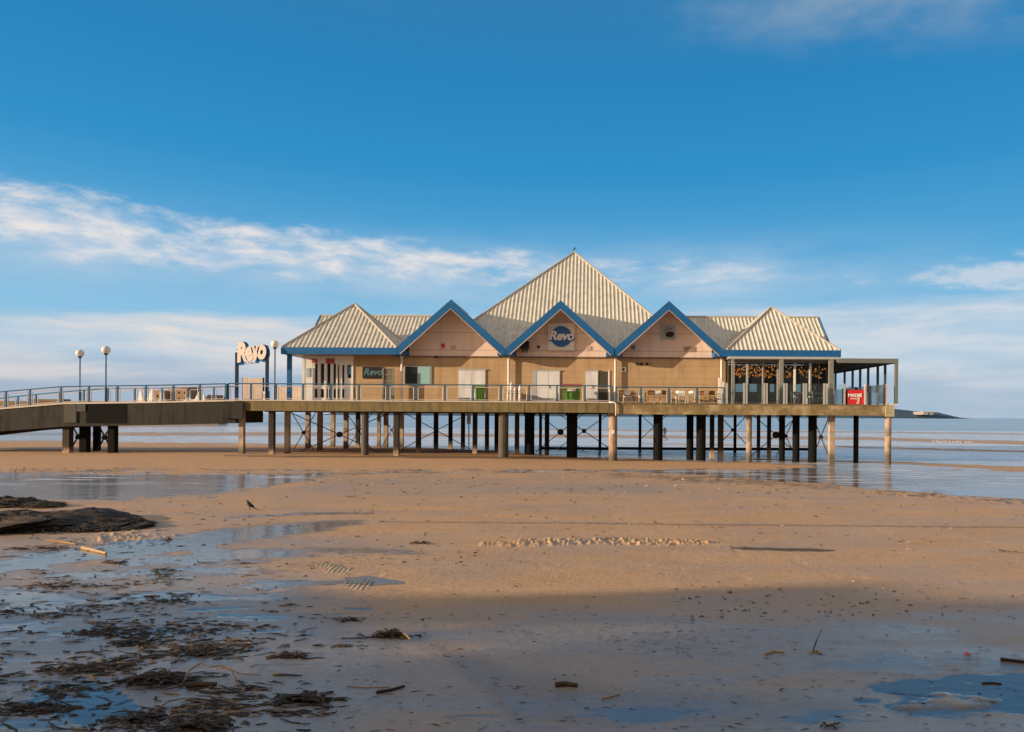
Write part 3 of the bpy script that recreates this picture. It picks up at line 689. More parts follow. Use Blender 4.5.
# left entrance: corner post, white glazed lobby
mb = MB().box(AX(287.6, 1.3), AX(291.4, 1.3), Yd(1.15), Yd(1.4), ZD, ZE + .02); part(mb, 'corner_post', M_blue, building)
ex = lambda p: AX(p, WD)
mb = MB()
mb.box(ex(302), ex(304.5), Yd(WD), Yd(WD + .2), ZD, ZE); mb.box(ex(336), ex(337.6), Yd(WD - .05), Yd(WD + .1), ZD, ZE); mb.box(ex(351.5), ex(353.3), Yd(WD - .06), Yd(WD + .2), ZD, ZE)
mb.box(ex(304.5), ex(312), Yd(WD + .02), Yd(WD + .1), ZD, ZE)          # side panel
mb.box(ex(312), ex(336), Yd(WD + .02), Yd(WD + .1), AZ(363.5, WD, 325), ZE); mb.box(ex(337.6), ex(351.5), Yd(WD + .02), Yd(WD + .1), AZ(365, WD, 345), ZE)
mb.box(ex(312), ex(351.5), Yd(WD + .03), Yd(WD + .1), AZ(389, WD, 330), AZ(385.3, WD, 330))
mb.box(ex(312), ex(351.5), Yd(WD + .03), Yd(WD + .1), ZD, ZD + .22)
for a in (313, 318.8, 325.3, 331.6, 340.4, 345.6): mb.box(ex(a - 1.5), ex(a + 1.5), Yd(WD + .025), Yd(WD + .12), ZD, AZ(363, WD, 325))
mb.box(ex(345.6), ex(351.5), Yd(WD + .04), Yd(WD + .09), ZD, AZ(378, WD, 345))
mb.box(ex(302), ex(304), Yd(WD + .2), Yd(8), ZD, ZE)
ent = part(mb, 'entrance_front', M_whitef, building)
mb = MB().box(ex(312.2), ex(351.4), Yd(WD + .13), Yd(WD + .15), ZD, AZ(363, WD, 325)); part(mb, 'entrance_glass', M_tinted, ent)
mb = MB().box(ex(304), WX0 + .1, Yd(5.5), Yd(5.6), ZD, ZE); mb.box(ex(304), WX0 + .1, Yd(WD + .2), Yd(5.5), ZD + .004, ZD + .03); part(mb, 'lobby_lining', mat('lobby_dark', (.10, .07, .045), .8, .2, 2), ent)
mb = MB().box(ex(306.2), ex(309.8), Yd(WD - .02), Yd(WD + .018), AZ(377, WD, 308), AZ(368, WD, 308)); part(mb, 'notice_board', mat('notice_grey', (.42, .52, .56), .4, .15, 8), ent)
mb = MB().box(ex(347), ex(351), Yd(WD - .01), Yd(WD + .03), AZ(374.5, WD, 349), AZ(366.5, WD, 349)); part(mb, 'notice_board', mat('notice_blue', (.05, .16, .28), .4, .3, 9), ent)
mb = MB().box(ex(311.6), ex(317), Yd(WD - .03), Yd(WD + .018), AZ(363, WD, 314), AZ(359, WD, 314)); mb.box(ex(325.6), ex(334), Yd(WD - .03), Yd(WD + .018), AZ(363.5, WD, 330), AZ(358.6, WD, 330))
part(mb, 'name_board', mat('board_red', (.45, .10, .07), .6, .25, 9), ent)
# right pavilion: glazed dining room
GD = 1.75
xg0 = AX(728, GD); xg1 = AX(833, GD); zc = ZR
mb = MB()
mb.box(xg0, xg1, Yd(GD - .02), Yd(GD + .2), AZ(363, GD, 780), ZE + .02); mb.box(xg0, xg1, Yd(GD), Yd(GD + .12), zc, zc + .17)
fr = part(mb, 'glazing_frame', M_grey, building)
for p, w, m_ in ((733.2, 2.2, M_greyl), (747, 2, M_greyl), (763, 2, M_greyl), (777.5, 1.6, M_greyl), (794.5, 2, M_whitef), (810, 2.2, M_whitef)):
    x = AX(p, GD); ww = w / F * Yd(GD) / 2; mb = MB().box(x - ww, x + ww, Yd(GD - .05), Yd(GD + .1), zc, AZ(363, GD, 780)); part(mb, 'mullion', m_, fr)
for p, w in ((732.6, 2.2), (781.2, 3.6), (830.8, 4.2)):
    x = AX(p, .75, 380); ww = w / F * Yd(.75) / 2; mb = MB().box(x - ww, x + ww, Yd(.62), Yd(.85), zc, ZE - .02); part(mb, 'canopy_post', M_grey, building)
mb = MB().box(xg0 - .2, xg1, Yd(.6), Yd(GD - .03), ZE - .16, ZE - .005); part(mb, 'canopy_edge', M_greyl, building)
mb = MB().box(xg0 + .05, xg1 - .05, Yd(GD + .03), Yd(GD + .05), zc + .18, AZ(363.2, GD, 780)); part(mb, 'window_pane', M_glass, fr)
# interior shell, with far windows
mb = MB(); yb_ = 9.0
mb.box(xg0 - .1, xg0, Yd(GD + .2), Yd(yb_), zc, ZE); mb.box(xg0, xg1, Yd(GD + .2), Yd(yb_), zc + .003, zc + .05)
wins = [(735.5, 744), (749.5, 757), (770, 774.5), (796, 801), (814, 818)]
zl, zh = AZ(392, yb_, 770), AZ(384, yb_, 770)
mb.box(xg0, xg1, Yd(yb_), Yd(yb_ + .1), zc, zl); mb.box(xg0, xg1, Yd(yb_), Yd(yb_ + .1), zh, ZE); xp = xg0
for a, b in wins:
    k = lambda p: at(p, 388, Yd(yb_))[0]
    mb.box(xp, k(a), Yd(yb_), Yd(yb_ + .1), zl, zh); xp = k(b)
mb.box(xp, xg1, Yd(yb_), Yd(yb_ + .1), zl, zh)
part(mb, 'interior_wall', mat('interior_dark', (.055, .040, .028), .8, .3, 2), building)
mb = MB().box(xg1 - .02, xg1 + .12, Yd(GD + .2), Yd(yb_), zc, ZE); part(mb, 'end_wall', mat('end_dark', (.05, .06, .06), .4, .3, 2), building)
mb = MB().box(AX(832.5, 1.0), AX(836.5, 1.0), Yd(1.5), Yd(1.7), zc, AZ(383, 1.3, 834)); part(mb, 'tan_pier', M_tan, building)
mb = MB().box(WX1 - .02, xg0 + .04, Yd(WD - .25), Yd(WD + .1), zc, ZE); part(mb, 'return_wall', M_tan, building)
# doors and windows on the main front
wx = lambda p: AX(p, WD); wz = lambda py, p: AZ(py, WD, p)
def door(x0, x1, ytop, leaves=2, greyl=False, handle=True):
    z1 = wz(ytop, (x0 + x1) / 2); a, b = wx(x0), wx(x1)
    mb = MB().box(a, b, Yd(WD - .055), Yd(WD - .003), ZD, z1)
    d_ = part(mb, 'door_frame', M_greyl, building)
    w = (b - a - .08) / leaves
    for i in range(leaves):
        mb = MB().box(a + .04 + i * w + .012, a + .04 + (i + 1) * w - .012, Yd(WD - .075), Yd(WD - .057), ZD + .02, z1 - .05)
        lf = part(mb, 'door_leaf', M_white if not (greyl and i == 0) else M_greyl, d_)
    mb = MB().box(a - .03, b + .03, Yd(WD - .10), Yd(WD - .056), z1 - .03, z1 + .05); part(mb, 'door_head', M_greyl, d_)
    mb = MB().box(a + .05, b - .05, Yd(WD - .085), Yd(WD - .0755), ZD + .03, ZD + .28); part(mb, 'kick_plate', M_silver, d_)
    if handle:
        mb = MB().box((a + b) / 2 + .05, (a + b) / 2 + .08, Yd(WD - .12), Yd(WD - .077), ZD + .95, ZD + 1.15); part(mb, 'handle', M_black, d_)
door(458, 486, 369.7); door(536.7, 560.3, 370.6); door(585, 598.4, 370.6, 1)
mb = MB().box(wx(532.6), wx(536.5), Yd(WD - .06), Yd(WD - .003), ZD, wz(370.6, 534)); part(mb, 'door_side_panel', mat('panel_grey', (.40, .42, .45), .5, .1, 3), building)
mb = MB().box(wx(598.8), wx(608), Yd(WD - .03), Yd(WD - .003), ZD, wz(371.5, 603)); part(mb, 'open_doorway', mat('doorway_dark', (.07, .06, .035), .8, .3, 3), building)
mb = MB().box(wx(608), wx(609.4), Yd(WD - .06), Yd(WD - .003), ZD, wz(370.6, 608)); part(mb, 'door_jamb', M_whitef, building)
a, b = wx(404), wx(431.5); z0, z1 = wz(384.5, 417), wz(365.8, 417)
mb = MB().box(a, b, Yd(WD - .07), Yd(WD - .003), z0, z1); fw = part(mb, 'window_frame', M_greyl, building)
mb = MB().box(a + .08, (a + b) / 2 - .03, Yd(WD - .085), Yd(WD - .072), z0 + .05, z1 - .07); part(mb, 'window_pane', M_dark, fw)
mb = MB().box((a + b) / 2 + .02, b - .10, Yd(WD - .085), Yd(WD - .072), z0 + .05, z1 - .07); part(mb, 'window_blind', M_teal, fw)
# fittings on the walls
gd = WD - .055
ax = lambda p, d=gd: AX(p, d, 345)
def gz(py, p): return AZ(py, gd, p)
mb = MB().prism([(ax(441.2), gz(343.8, 443)), (ax(444.8), gz(343.8, 443)), (ax(444.6), gz(346.5, 443)), (ax(443), gz(348.6, 443)), (ax(441.4), gz(346.5, 443))][::-1], Yd(gd - .10), Yd(gd - .003)); part(mb, 'alarm_shield', M_red, building)
mb = MB().box(ax(451), ax(455.5), Yd(gd - .04), Yd(gd - .003), gz(349, 453), gz(345.6, 453)); part(mb, 'wall_vent', mat('vent_beige', (.55, .40, .32), .7, .15, 9), building)
mb = MB().box(ax(586.4), ax(591), Yd(gd - .04), Yd(gd - .003), gz(350, 588), gz(346, 588)); part(mb, 'wall_vent', MATS['vent_beige'], building)
mb = MB()
for q in range(5): mb.box(ax(684.2), ax(695), Yd(gd - .05), Yd(gd - .003), gz(346.6 + q * 1.1 + .7, 690), gz(346.6 + q * 1.1, 690))
part(mb, 'louvre_vent', mat('louvre_tan', (.42, .31, .22), .7, .15, 9), building)
mb = MB().box(ax(631), ax(635.2), Yd(gd - .08), Yd(gd - .003), gz(349.5, 633), gz(345.5, 633)); part(mb, 'wall_box', mat('box_bluegrey', (.16, .22, .30), .5, .15, 6), building)
mb = MB().sphere((ax(538.5), Yd(gd - .07), gz(347, 538)), .10, 10, 6); part(mb, 'wall_lamp', M_black, building)
mb = MB().box(ax(435), ax(437.4), Yd(gd - .15), Yd(gd), gz(358, 436), gz(355.8, 436)); part(mb, 'camera_box', M_black, building)
mb = MB().box(ax(660.4), ax(675.2), Yd(gd - .06), Yd(gd - .003), gz(339.6, 668), gz(325.3, 668)); vp = part(mb, 'extract_plate', mat('plate_grey', (.42, .45, .47), .5, .1, 5), building)
vc = Vector((ax(668.5), Yd(gd - .06), gz(332.4, 668))); mb = MB()
mb.tube([vc, vc + Vector((0, -.22, .02)), vc + Vector((0.02, -.40, -.08)), vc + Vector((.03, -.48, -.20))], [.31, .31, .31, .30], 16, cap=False); part(mb, 'duct_cowl', M_silver, vp, True)
mb = MB().tube([vc + Vector((.03, -.46, -.17)), vc + Vector((.03, -.45, -.16))], .285, 16); part(mb, 'duct_mouth', M_black, vp)
for p in (636.8, 641.2, 646.8):
    mb = MB().box(wx(p - 1.2), wx(p + 1.2), Yd(WD - .12), Yd(WD - .003), wz(365, p), wz(362.8, p)); part(mb, 'wall_lamp', M_black, building)
mb = MB().box(wx(621), wx(625.4), Yd(WD - .07), Yd(WD - .003), wz(372, 623), wz(367, 623)); q_ = part(mb, 'switch_box', M_whitef, building)
mb = MB().box(wx(622.2), wx(624.3), Yd(WD - .085), Yd(WD - .072), wz(370.8, 623), wz(368.2, 623)); part(mb, 'switch_face', M_black, q_)
mb = MB()
for p, h in ((719.5, 378), (722.6, 382)): mb.box(AX(p - 1.2, 1), AX(p + 1.2, 1), Yd(.9), Yd(1.1), ZR, AZ(h, 1, p))
tag(part(mb, 'meter_cabinet', M_pipe, None), 'pair of slim pale service cabinets by the downpipe left of the glazed room', 'cabinet')
# floodlight
fl = thing('floodlight', 'black box floodlight fixed on the peach gable left of the round sign', 'floodlight', (ax(525), Yd(gd), gz(346, 525)))
mb = MB().box(ax(521), ax(529.6), Yd(gd - .75), Yd(gd - .25), gz(349.5, 525), gz(342.2, 525)); part(mb, 'lamp_housing', M_black, fl)
mb = MB().box(ax(523), ax(523.8), Yd(gd - .3), Yd(gd - .003), gz(352.5, 525), gz(344, 525)); mb.box(ax(526.8), ax(527.6), Yd(gd - .3), Yd(gd - .003), gz(352.5, 525), gz(344, 525)); part(mb, 'bracket', M_black, fl)
# round logo sign
sg = thing('logo_sign', 'square white sign with blue disc reading Revo on the middle gable', 'sign', (ax(561.3), Yd(gd - .1), gz(337, 561)))
sc = Vector((ax(561.3), Yd(gd - .20), gz(336.9, 561)))
mb = MB().box(sc.x - .92, sc.x + .92, sc.y + .005, Yd(gd - .004), sc.z - .95, sc.z + .93); part(mb, 'sign_panel', mat('sign_white', (.74, .68, .60), .5, .05, 3), sg)
mb = MB().tube([sc + Vector((0, .0, 0)), sc + Vector((0, -.03, 0))], .72, 40); part(mb, 'blue_disc', mat('sign_blue', (.02, .12, .32), .4, .08, 3), sg)
text('lettering_edge', 'Revo', .86, sc + Vector((0.02, -.05, .0)), MATS['sign_blue'], sg, .28, .065, .012, space=.95)
text('lettering', 'Revo', .86, sc + Vector((0, -.08, .03)), M_whitef, sg, .28, .026, .012, space=.95)
# dark wall sign
wsn = thing('wall_sign', 'small black wall board with teal Revo script beside the white entrance', 'sign', (wx(372), Yd(WD), wz(372, 372)))
mb = MB().box(wx(362.6), wx(383.2), Yd(WD - .08), Yd(WD - .003), wz(378.4, 372), wz(367, 372)); part(mb, 'board', M_black, wsn)
text('lettering', 'Revo', .62, (wx(373), Yd(WD - .10), wz(372.3, 372)), mat('teal_letters', (.09, .19, .20), .5, .1, 5), wsn, .28, .02, .01)
# wire cage
cg = thing('storage_cage', 'grey slatted metal cage standing against the wall right of the black board', 'cage', (wx(388), Yd(1.9), ZD))
xa, xb = AX(383.2, 1.6), AX(393.4, 1.6); zt = AZ(368, 1.6, 388); mb = MB()
for x in (xa, xb): mb.box(x - .05, x + .05, Yd(1.5), Yd(1.6), ZD, zt)
for q in range(6): zz = ZD + .1 + q * (zt - ZD - .15) / 5; mb.box(xa + .05, xb - .05, Yd(1.53), Yd(1.57), zz - .03, zz + .03)
part(mb, 'frame', M_grey, cg)
mb = MB()
for q in range(9): x = xa + .08 + q * (xb - xa - .16) / 8; mb.box(x - .024, x + .024, Yd(1.575), Yd(1.60), ZD + .1, zt - .02)
part(mb, 'slat', mat('slat_grey', (.16, .14, .11), .6, .2, 5), cg)

# terrace canopy at the right end
cz0 = 6.44; cz1 = 6.76; cxa = AX(833.5, 1.2, 362); cxb = AX(897, .3, 362)
can = thing('terrace_canopy', 'flat grey open sided canopy on slim posts at the seaward end', 'canopy', ((cxa + cxb) / 2, Yd(6), ZR))
mb = MB().box(cxa, cxb + .06, Yd(.22), Yd(.34), cz0 + .02, cz1); mb.box(cxb - .02, cxb + .06, Yd(.34), Yd(12.5), cz0 + .02, cz1); mb.box(cxa, cxb, Yd(12.5), Yd(12.6), cz0 + .02, cz1); part(mb, 'edge_beam', M_canopy, can)
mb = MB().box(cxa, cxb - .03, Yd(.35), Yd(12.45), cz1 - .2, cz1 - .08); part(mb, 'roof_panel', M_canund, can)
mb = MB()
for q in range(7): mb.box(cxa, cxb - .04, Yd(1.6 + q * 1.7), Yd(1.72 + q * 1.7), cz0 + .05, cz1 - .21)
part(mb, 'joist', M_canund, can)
x = AX(896.2, .3, 380); mb = MB().box(x - .10, x + .10, Yd(.22), Yd(.42), ZR + .02, cz0 + .02); part(mb, 'post', M_canopy, can)
mb = MB().box(AX(889.5, .1), AX(898.5, .1), Yd(.05), Yd(.5), ZR + .012, ZR + .07); part(mb, 'post_bracket', M_whitef, can)
for d in (1.9, 3.2, 5.0, 6.6, 8.2, 10.0, 12.2):
    x = cxb - .15; mb = MB().box(x - .07, x + .07, Yd(d - .07), Yd(d + .07), ZR + .004, cz0 + .03); part(mb, 'post', mat('post_teal', (.05, .10, .11), .5, .15, 4), can)
# glass wind screens
def screen(p0, p1, d0, d1, label, ptop=382.5, postm=None, n=1):
    X0, X1 = AX(p0, d0), AX(p1, d1); g = thing('glass_screen', label, 'screen', ((X0 + X1) / 2, Yd((d0 + d1) / 2), ZR), 'glass wind screens round the terrace')
    zt = ZR + 1.36; P = Vector((X0, Yd(d0), 0)); Q = Vector((X1, Yd(d1), 0)); L = Q - P; nn = Vector((-L.y, L.x, 0)).normalized() * .012
    for t in (P + L.normalized() * .06, Q - L.normalized() * .06):
        mb = MB().box(t.x - .055, t.x + .055, t.y - .05, t.y + .05, ZR, zt + .03); part(mb, 'screen_post', postm or M_greyl, g)
    A = P + L.normalized() * .12; B_ = Q - L.normalized() * .12
    mb = MB().add([A - nn + Vector((0, 0, ZR + .08)), B_ - nn + Vector((0, 0, ZR + .08)), B_ - nn + Vector((0, 0, zt)), A - nn + Vector((0, 0, zt)),
                   A + nn + Vector((0, 0, ZR + .08)), B_ + nn + Vector((0, 0, ZR + .08)), B_ + nn + Vector((0, 0, zt)), A + nn + Vector((0, 0, zt))],
                  [(0, 1, 2, 3), (4, 7, 6, 5), (0, 4, 5, 1), (1, 5, 6, 2), (2, 6, 7, 3), (3, 7, 4, 0)])
    mb_ = MB(); mb_.v = []; mb_.add([A - nn + Vector((0, 0, ZR + .08)), B_ - nn + Vector((0, 0, ZR + .08)), B_ - nn + Vector((0, 0, zt)), A - nn + Vector((0, 0, zt)),
                   A + nn + Vector((0, 0, ZR + .08)), B_ + nn + Vector((0, 0, ZR + .08)), B_ + nn + Vector((0, 0, zt)), A + nn + Vector((0, 0, zt))],
                  [(0, 1, 2, 3), (4, 7, 6, 5), (0, 4, 5, 1), (1, 5, 6, 2), (2, 6, 7, 3), (3, 7, 4, 0)])
    part(mb_, 'glass_pane', M_screeng, g)
sp_ = [725.5, 745.2, 765.5, 785.2, 804.8, 825.2, 845.6]
ordn = ['first glass wind screen from the railing end, in front of the brightest string lights', 'glass wind screen in front of the second bunch of string lights', 'glass wind screen just left of the thick middle canopy post',
        'glass wind screen just right of the thick middle canopy post', 'glass wind screen in front of the terrace tables', 'glass wind screen directly left of the red banner']
for a, b, l in zip(sp_[:-1], sp_[1:], ordn): screen(a + .3, b - .3, .12, .12, l)
screen(864.2, 887.6, .12, .12, 'wide glass wind screen between the red banner and the deck corner', postm=M_hoop)
tealp = MATS['post_teal']
for a, l in ((.5, 'side glass screen nearest the deck corner on the seaward end'), (3.2, 'side glass screen second from the deck corner on the seaward end'), (5.9, 'side glass screen third from the deck corner on the seaward end'), (8.6, 'farthest side glass screen on the seaward end')):
    g = XR - .35
    X0 = g; pxa = PPX + X0 / Yd(a) * F; pxb = PPX + X0 / Yd(a + 2.6) * F
    screen(pxa, pxb, a, a + 2.6, l, postm=tealp)
# red banner with planter
bn = thing('banner', 'red barrier banner with white MADRI lettering on the terrace edge', 'banner', (AX(855, .2), Yd(.2), ZR))
bx0, bx1 = AX(847, .15), AX(864, .15); bz1 = AZ(389.8, .15, 855)
mb = MB().box(bx0, bx1, Yd(.14), Yd(.19), ZR + .02, bz1); part(mb, 'banner_cloth', M_red, bn)
text('lettering', 'MADRI', .30, ((bx0 + bx1) / 2 - .05, Yd(.115), bz1 - .38), M_whitef, bn, 0, .012, .008)
text('small_lettering', 'EXCEPCIONAL', .085, ((bx0 + bx1) / 2 - .05, Yd(.115), bz1 - .60), M_whitef, bn, 0, .004, .008)
mb = MB().prism([(bx1 - .50, ZR + .04), (bx1 - .33, ZR + .04), (bx1 - .28, ZR + .45), (bx1 - .12, bz1 - .2), (bx1 - .42, bz1 - .30), (bx1 - .40, ZR + .5)], Yd(.120), Yd(.135)); part(mb, 'pale_motif', mat('motif', (.75, .45, .35), .6, .1, 5), bn)
pt = thing('planter', 'dark trough of low bushy plants behind the red banner', 'planter', (AX(855, .6), Yd(.6), ZR))
mb = MB().box(bx0 - .05, bx1, Yd(.35), Yd(.75), ZR + .003, ZR + .95); part(mb, 'trough', M_black, pt)
mb = MB()
for q in range(260):
    x = random.uniform(bx0, bx1); y = Yd(random.uniform(.35, .75)); z = ZR + .93 + random.random() ** 2 * .28
    a = random.uniform(0, 6.28); l = .07; w = Vector((math.cos(a), math.sin(a), .3)) * l; u = Vector((-math.sin(a), math.cos(a), random.uniform(-.5, .8))) * l * .4
    c = Vector((x, y, z)); mb.add([c - w, c - u, c + w, c + u], [(0, 1, 2, 3)])
part(mb, 'foliage', mat('plant_leaves', (.035, .06, .02), .6, .5, 8), pt)

# tables and chairs
def make_chair(name, label, m, m2):
    t = thing(name, label, 'chair', (0, 0, 0))
    mb = MB().box(-.22, .22, -.22, .22, .43, .47); part(mb, 'seat', m, t)
    mb = MB(); mb.box(-.22, .22, .20, .235, .58, .88, Matrix.Rotation(-.12, 3, 'X')); part(mb, 'backrest', m, t)
    for sx in (-1, 1):
        for sy in (-1, 1):
            top = .86 if sy > 0 else .44
            mb = MB().tube([(sx * .22, sy * .24, 0), (sx * .2, sy * .205, .44), (sx * .2, sy * .205 + (.05 if sy > 0 else 0), top)], .018, 6); part(mb, 'leg', m2, t)
    return t
ch_w = make_chair('terrace_chair', 'white cafe chair', M_whitef, M_whitef); ch_b = make_chair('terrace_chair', 'brown cafe chair', M_brown, M_brown); ch_s = make_chair('terrace_chair', 'silver cafe chair', M_silver, M_silver)
def make_table(label, m):
    t = thing('cafe_table', label, 'table', (0, 0, 0)); mb = MB().tube([(0, 0, .715), (0, 0, .745)], .36, 20); part(mb, 'tabletop', m, t)
    mb = MB().tube([(0, 0, .03), (0, 0, .715)], .03, 8); part(mb, 'column', M_grey, t); mb = MB().tube([(0, 0, 0), (0, 0, .03)], .22, 12); part(mb, 'base', M_grey, t)
    return t
tb = make_table('round table', M_greyl)
cs = [(621, 1.0, 'b', 'brown chair under the white switch box, behind the railing'), (627.5, .7, 'w', 'pale chair second in the row from the drain pipe end'), (634, 1.3, 'b', 'brown chair beneath the left wall lamps'), (640.5, .8, 'w', 'white chair just left of the second railing post from the drain pipe'),
    (651, .9, 'b', 'brown chair just right of the second railing post from the drain pipe'), (657, 1.2, 'w', 'white chair left of the middle railing post under the duct gable'), (663.5, .8, 'b', 'brown chair close against the middle railing post under the duct gable'),
    (676, 1.0, 'w', 'white chair right of the middle railing post under the duct gable'), (682, .7, 'w', 'white chair under the louvre vent, near the railing'), (688.5, 1.2, 'w', 'white chair under the louvre vent, near the wall'),
    (701, .9, 'b', 'brown wicker chair left in the last bay before the glazed room'), (710, .8, 'b', 'brown wicker chair in the middle of the last bay before the glazed room'), (716, 1.2, 'w', 'white chair beside the slim service cabinets')]
usedc = {'w': False, 'b': False, 's': False}; pro = {'w': ch_w, 'b': ch_b, 's': ch_s}
def place_chair(p, d, k, label, rz, group):
    loc = (AX(p, d), Yd(d), ZR + .005)
    if not usedc[k]:
        usedc[k] = True; o = pro[k]; o.location = loc; o.rotation_euler = (0, 0, rz); o['label'] = label; o['group'] = group
    else: dup(pro[k], loc, label, rz, group)
for i, (p, d, k, l) in enumerate(cs): place_chair(p, d, k, l, random.uniform(0, 6.28), 'chairs behind the pier railing')
tb.location = (AX(645.5, 1.2), Yd(1.2), ZR + .005); tb['label'] = 'round grey table behind the railing under the wall lamps'
dup(tb, (AX(670, 1.2), Yd(1.2), ZR + .005), 'round grey table behind the middle railing post under the duct gable')
dup(tb, (AX(705.5, 1.4), Yd(1.4), ZR + .005), 'round grey table in the last railing bay before the glazed room')
dup(tb, (AX(803, .9), Yd(.9), ZR + .005), 'left round table on the glazed terrace'); dup(tb, (AX(815, 1.0), Yd(1.0), ZR + .005), 'right round table on the glazed terrace')
for p, d, l, rz in ((794.5, .8, 'silver chair leftmost on the glazed terrace', 1.3), (798.5, 1.1, 'silver chair just left of the first terrace table', 2.0), (808, .7, 'silver chair between the two terrace tables, near the glass', -1.2), (811, 1.2, 'silver chair between the two terrace tables, near the windows', 1.0), (820, .9, 'silver chair right of the second terrace table', -1.5)):
    place_chair(p, d, 's', l, rz, 'silver chairs on the glazed terrace')
# pale lump of cushions at the terrace end
mb = MB().box(AX(824.5, .7), AX(828.8, .7), Yd(.6), Yd(.9), ZR + .003, AZ(384, .7, 826)); o = mb.build('wooden_board', M_screen, loc=(AX(826, .7), Yd(.7), ZR)); tag(o, 'upright pale wooden board beside the thick right canopy post', 'board')
# bar people-free interior furniture hints: dining chairs and tables seen through the glass
for p, d, l in ((738, 4.0, 'brown dining chair left behind the first window pane'), (752, 3.6, 'brown dining chair behind the second window pane')): place_chair(p, d, 'b', l, 1.2, 'dining chairs inside the glazed room')
# string lights in bunches
bt = ['bunch of amber bulbs, leftmost behind the glazing', 'bunch of amber bulbs behind the second window pane', 'bunch of amber bulbs left of the thick middle post', 'small bunch of amber bulbs right of the thick middle post', 'sparse bunch of amber bulbs behind the fifth window pane', 'dim bunch of amber bulbs nearest the canopy end']
for (p0, p1, n_), l in zip(((735.5, 745.5, 34), (749, 761.5, 36), (765, 777, 34), (785, 793, 16), (796.5, 808, 13), (812.5, 826, 20)), bt):
    d = 2.4; xa, xb = AX(p0, d, 370), AX(p1, d, 370)
    g = thing('string_light_bunch', l, 'string lights', ((xa + xb) / 2, Yd(d), ZE), 'bunches of amber string lights inside the glazed room')
    mb = MB(); mw = MB(); tops = (365.5, 377.5)
    for q in range(n_):
        u = random.random(); x = xa + (xb - xa) * u; z = AZ(random.uniform(*tops), d, 780); y = Yd(d + random.uniform(-.3, .6))
        mb.sphere((x, y, z), random.uniform(.028, .058), 8, 5); mw.tube([(x, y, z), (x + random.uniform(-.1, .1), y, ZE)], .008, 4)
    part(mb, 'bulb', M_bulb, g, True); part(mw, 'cord', M_black, g)

# bins and cylinders
def make_bin(px0, px1, d, ytop, label, lid, wheels=True):
    xa, xb = AX(px0, d), AX(px1, d); zt = AZ(ytop, d, px0); w = xb - xa
    t = thing('wheelie_bin', label, 'bin', ((xa + xb) / 2, Yd(d + .35), ZD)); mb = MB()
    zb = ZD + (.12 if w > 1 else .03); s_ = .06
    vs = [(xa + s_, Yd(d) + s_, zb), (xb - s_, Yd(d) + s_, zb), (xb - s_, Yd(d + .7) - s_, zb), (xa + s_, Yd(d + .7) - s_, zb), (xa, Yd(d), zt - .1), (xb, Yd(d), zt - .1), (xb, Yd(d + .7), zt - .1), (xa, Yd(d + .7), zt - .1)]
    mb.add(vs, [(0, 1, 2, 3), (4, 7, 6, 5), (0, 4, 5, 1), (1, 5, 6, 2), (2, 6, 7, 3), (3, 7, 4, 0)])
    mb.box(xa - .03, xb + .03, Yd(d) - .03, Yd(d + .7) + .03, zt - .16, zt - .098)
    for q in range(3): x = xa + w * (q + 1) / 4; mb.box(x - .03, x + .03, Yd(d) - .01, Yd(d) + .03, zb + .1, zt - .2)
    part(mb, 'bin_body', M_green, t)
    mb = MB().xprism([(Yd(d) - .04, zt - .096), (Yd(d + .7) + .03, zt - .096), (Yd(d + .7) + .03, zt + .04), (Yd(d + .3), zt + .07), (Yd(d) - .04, zt - .03)], xa - .04, xb + .04); part(mb, 'bin_lid', lid, t)
    if w > 1:
        mb = MB().box((xa + xb) / 2 - .28, (xa + xb) / 2 + .28, Yd(d) - .04, Yd(d) - .005, zt - .42, zt - .22); part(mb, 'bin_label', M_whitef, t)
    for sx in (xa + .12, xb - .12):
        mb = MB().tube([(sx - .03, Yd(d + .1), ZD + .07), (sx + .03, Yd(d + .1), ZD + .07)], .07, 10); part(mb, 'wheel', M_black, t)
make_bin(562.3, 580.6, .6, 384.8, 'large green wheeled bin with a red lid right of the double doors', M_red)
make_bin(474.2, 483.8, .6, 386, 'small green wheelie bin in front of the left double doors', M_green)
for p, h, l, w in ((508, 389, 'short white gas cylinder nearest the downpipe', 1.3), (511.2, 381.5, 'tallest white gas cylinder of the group by the downpipe', 1.5), (514.8, 386.5, 'slim white gas cylinder in the middle of the group', 1.2), (520, 384.5, 'white gas cylinder standing apart at the right', 1.6)):
    d = .9; x = AX(p, d); zt = AZ(h, d, p); r = w / F * Yd(d)
    t = thing('gas_cylinder', l, 'gas cylinder', (x, Yd(d), ZD), 'white gas cylinders behind the railing')
    mb = MB().tube([(x, Yd(d), ZD), (x, Yd(d), zt - .18), (x, Yd(d), zt - .1)], [r, r, r * .5], 12); part(mb, 'cylinder_body', M_whitef, t, True)
    mb = MB().tube([(x, Yd(d), zt - .11), (x, Yd(d), zt)], r * .32, 8); part(mb, 'valve', M_silver, t)

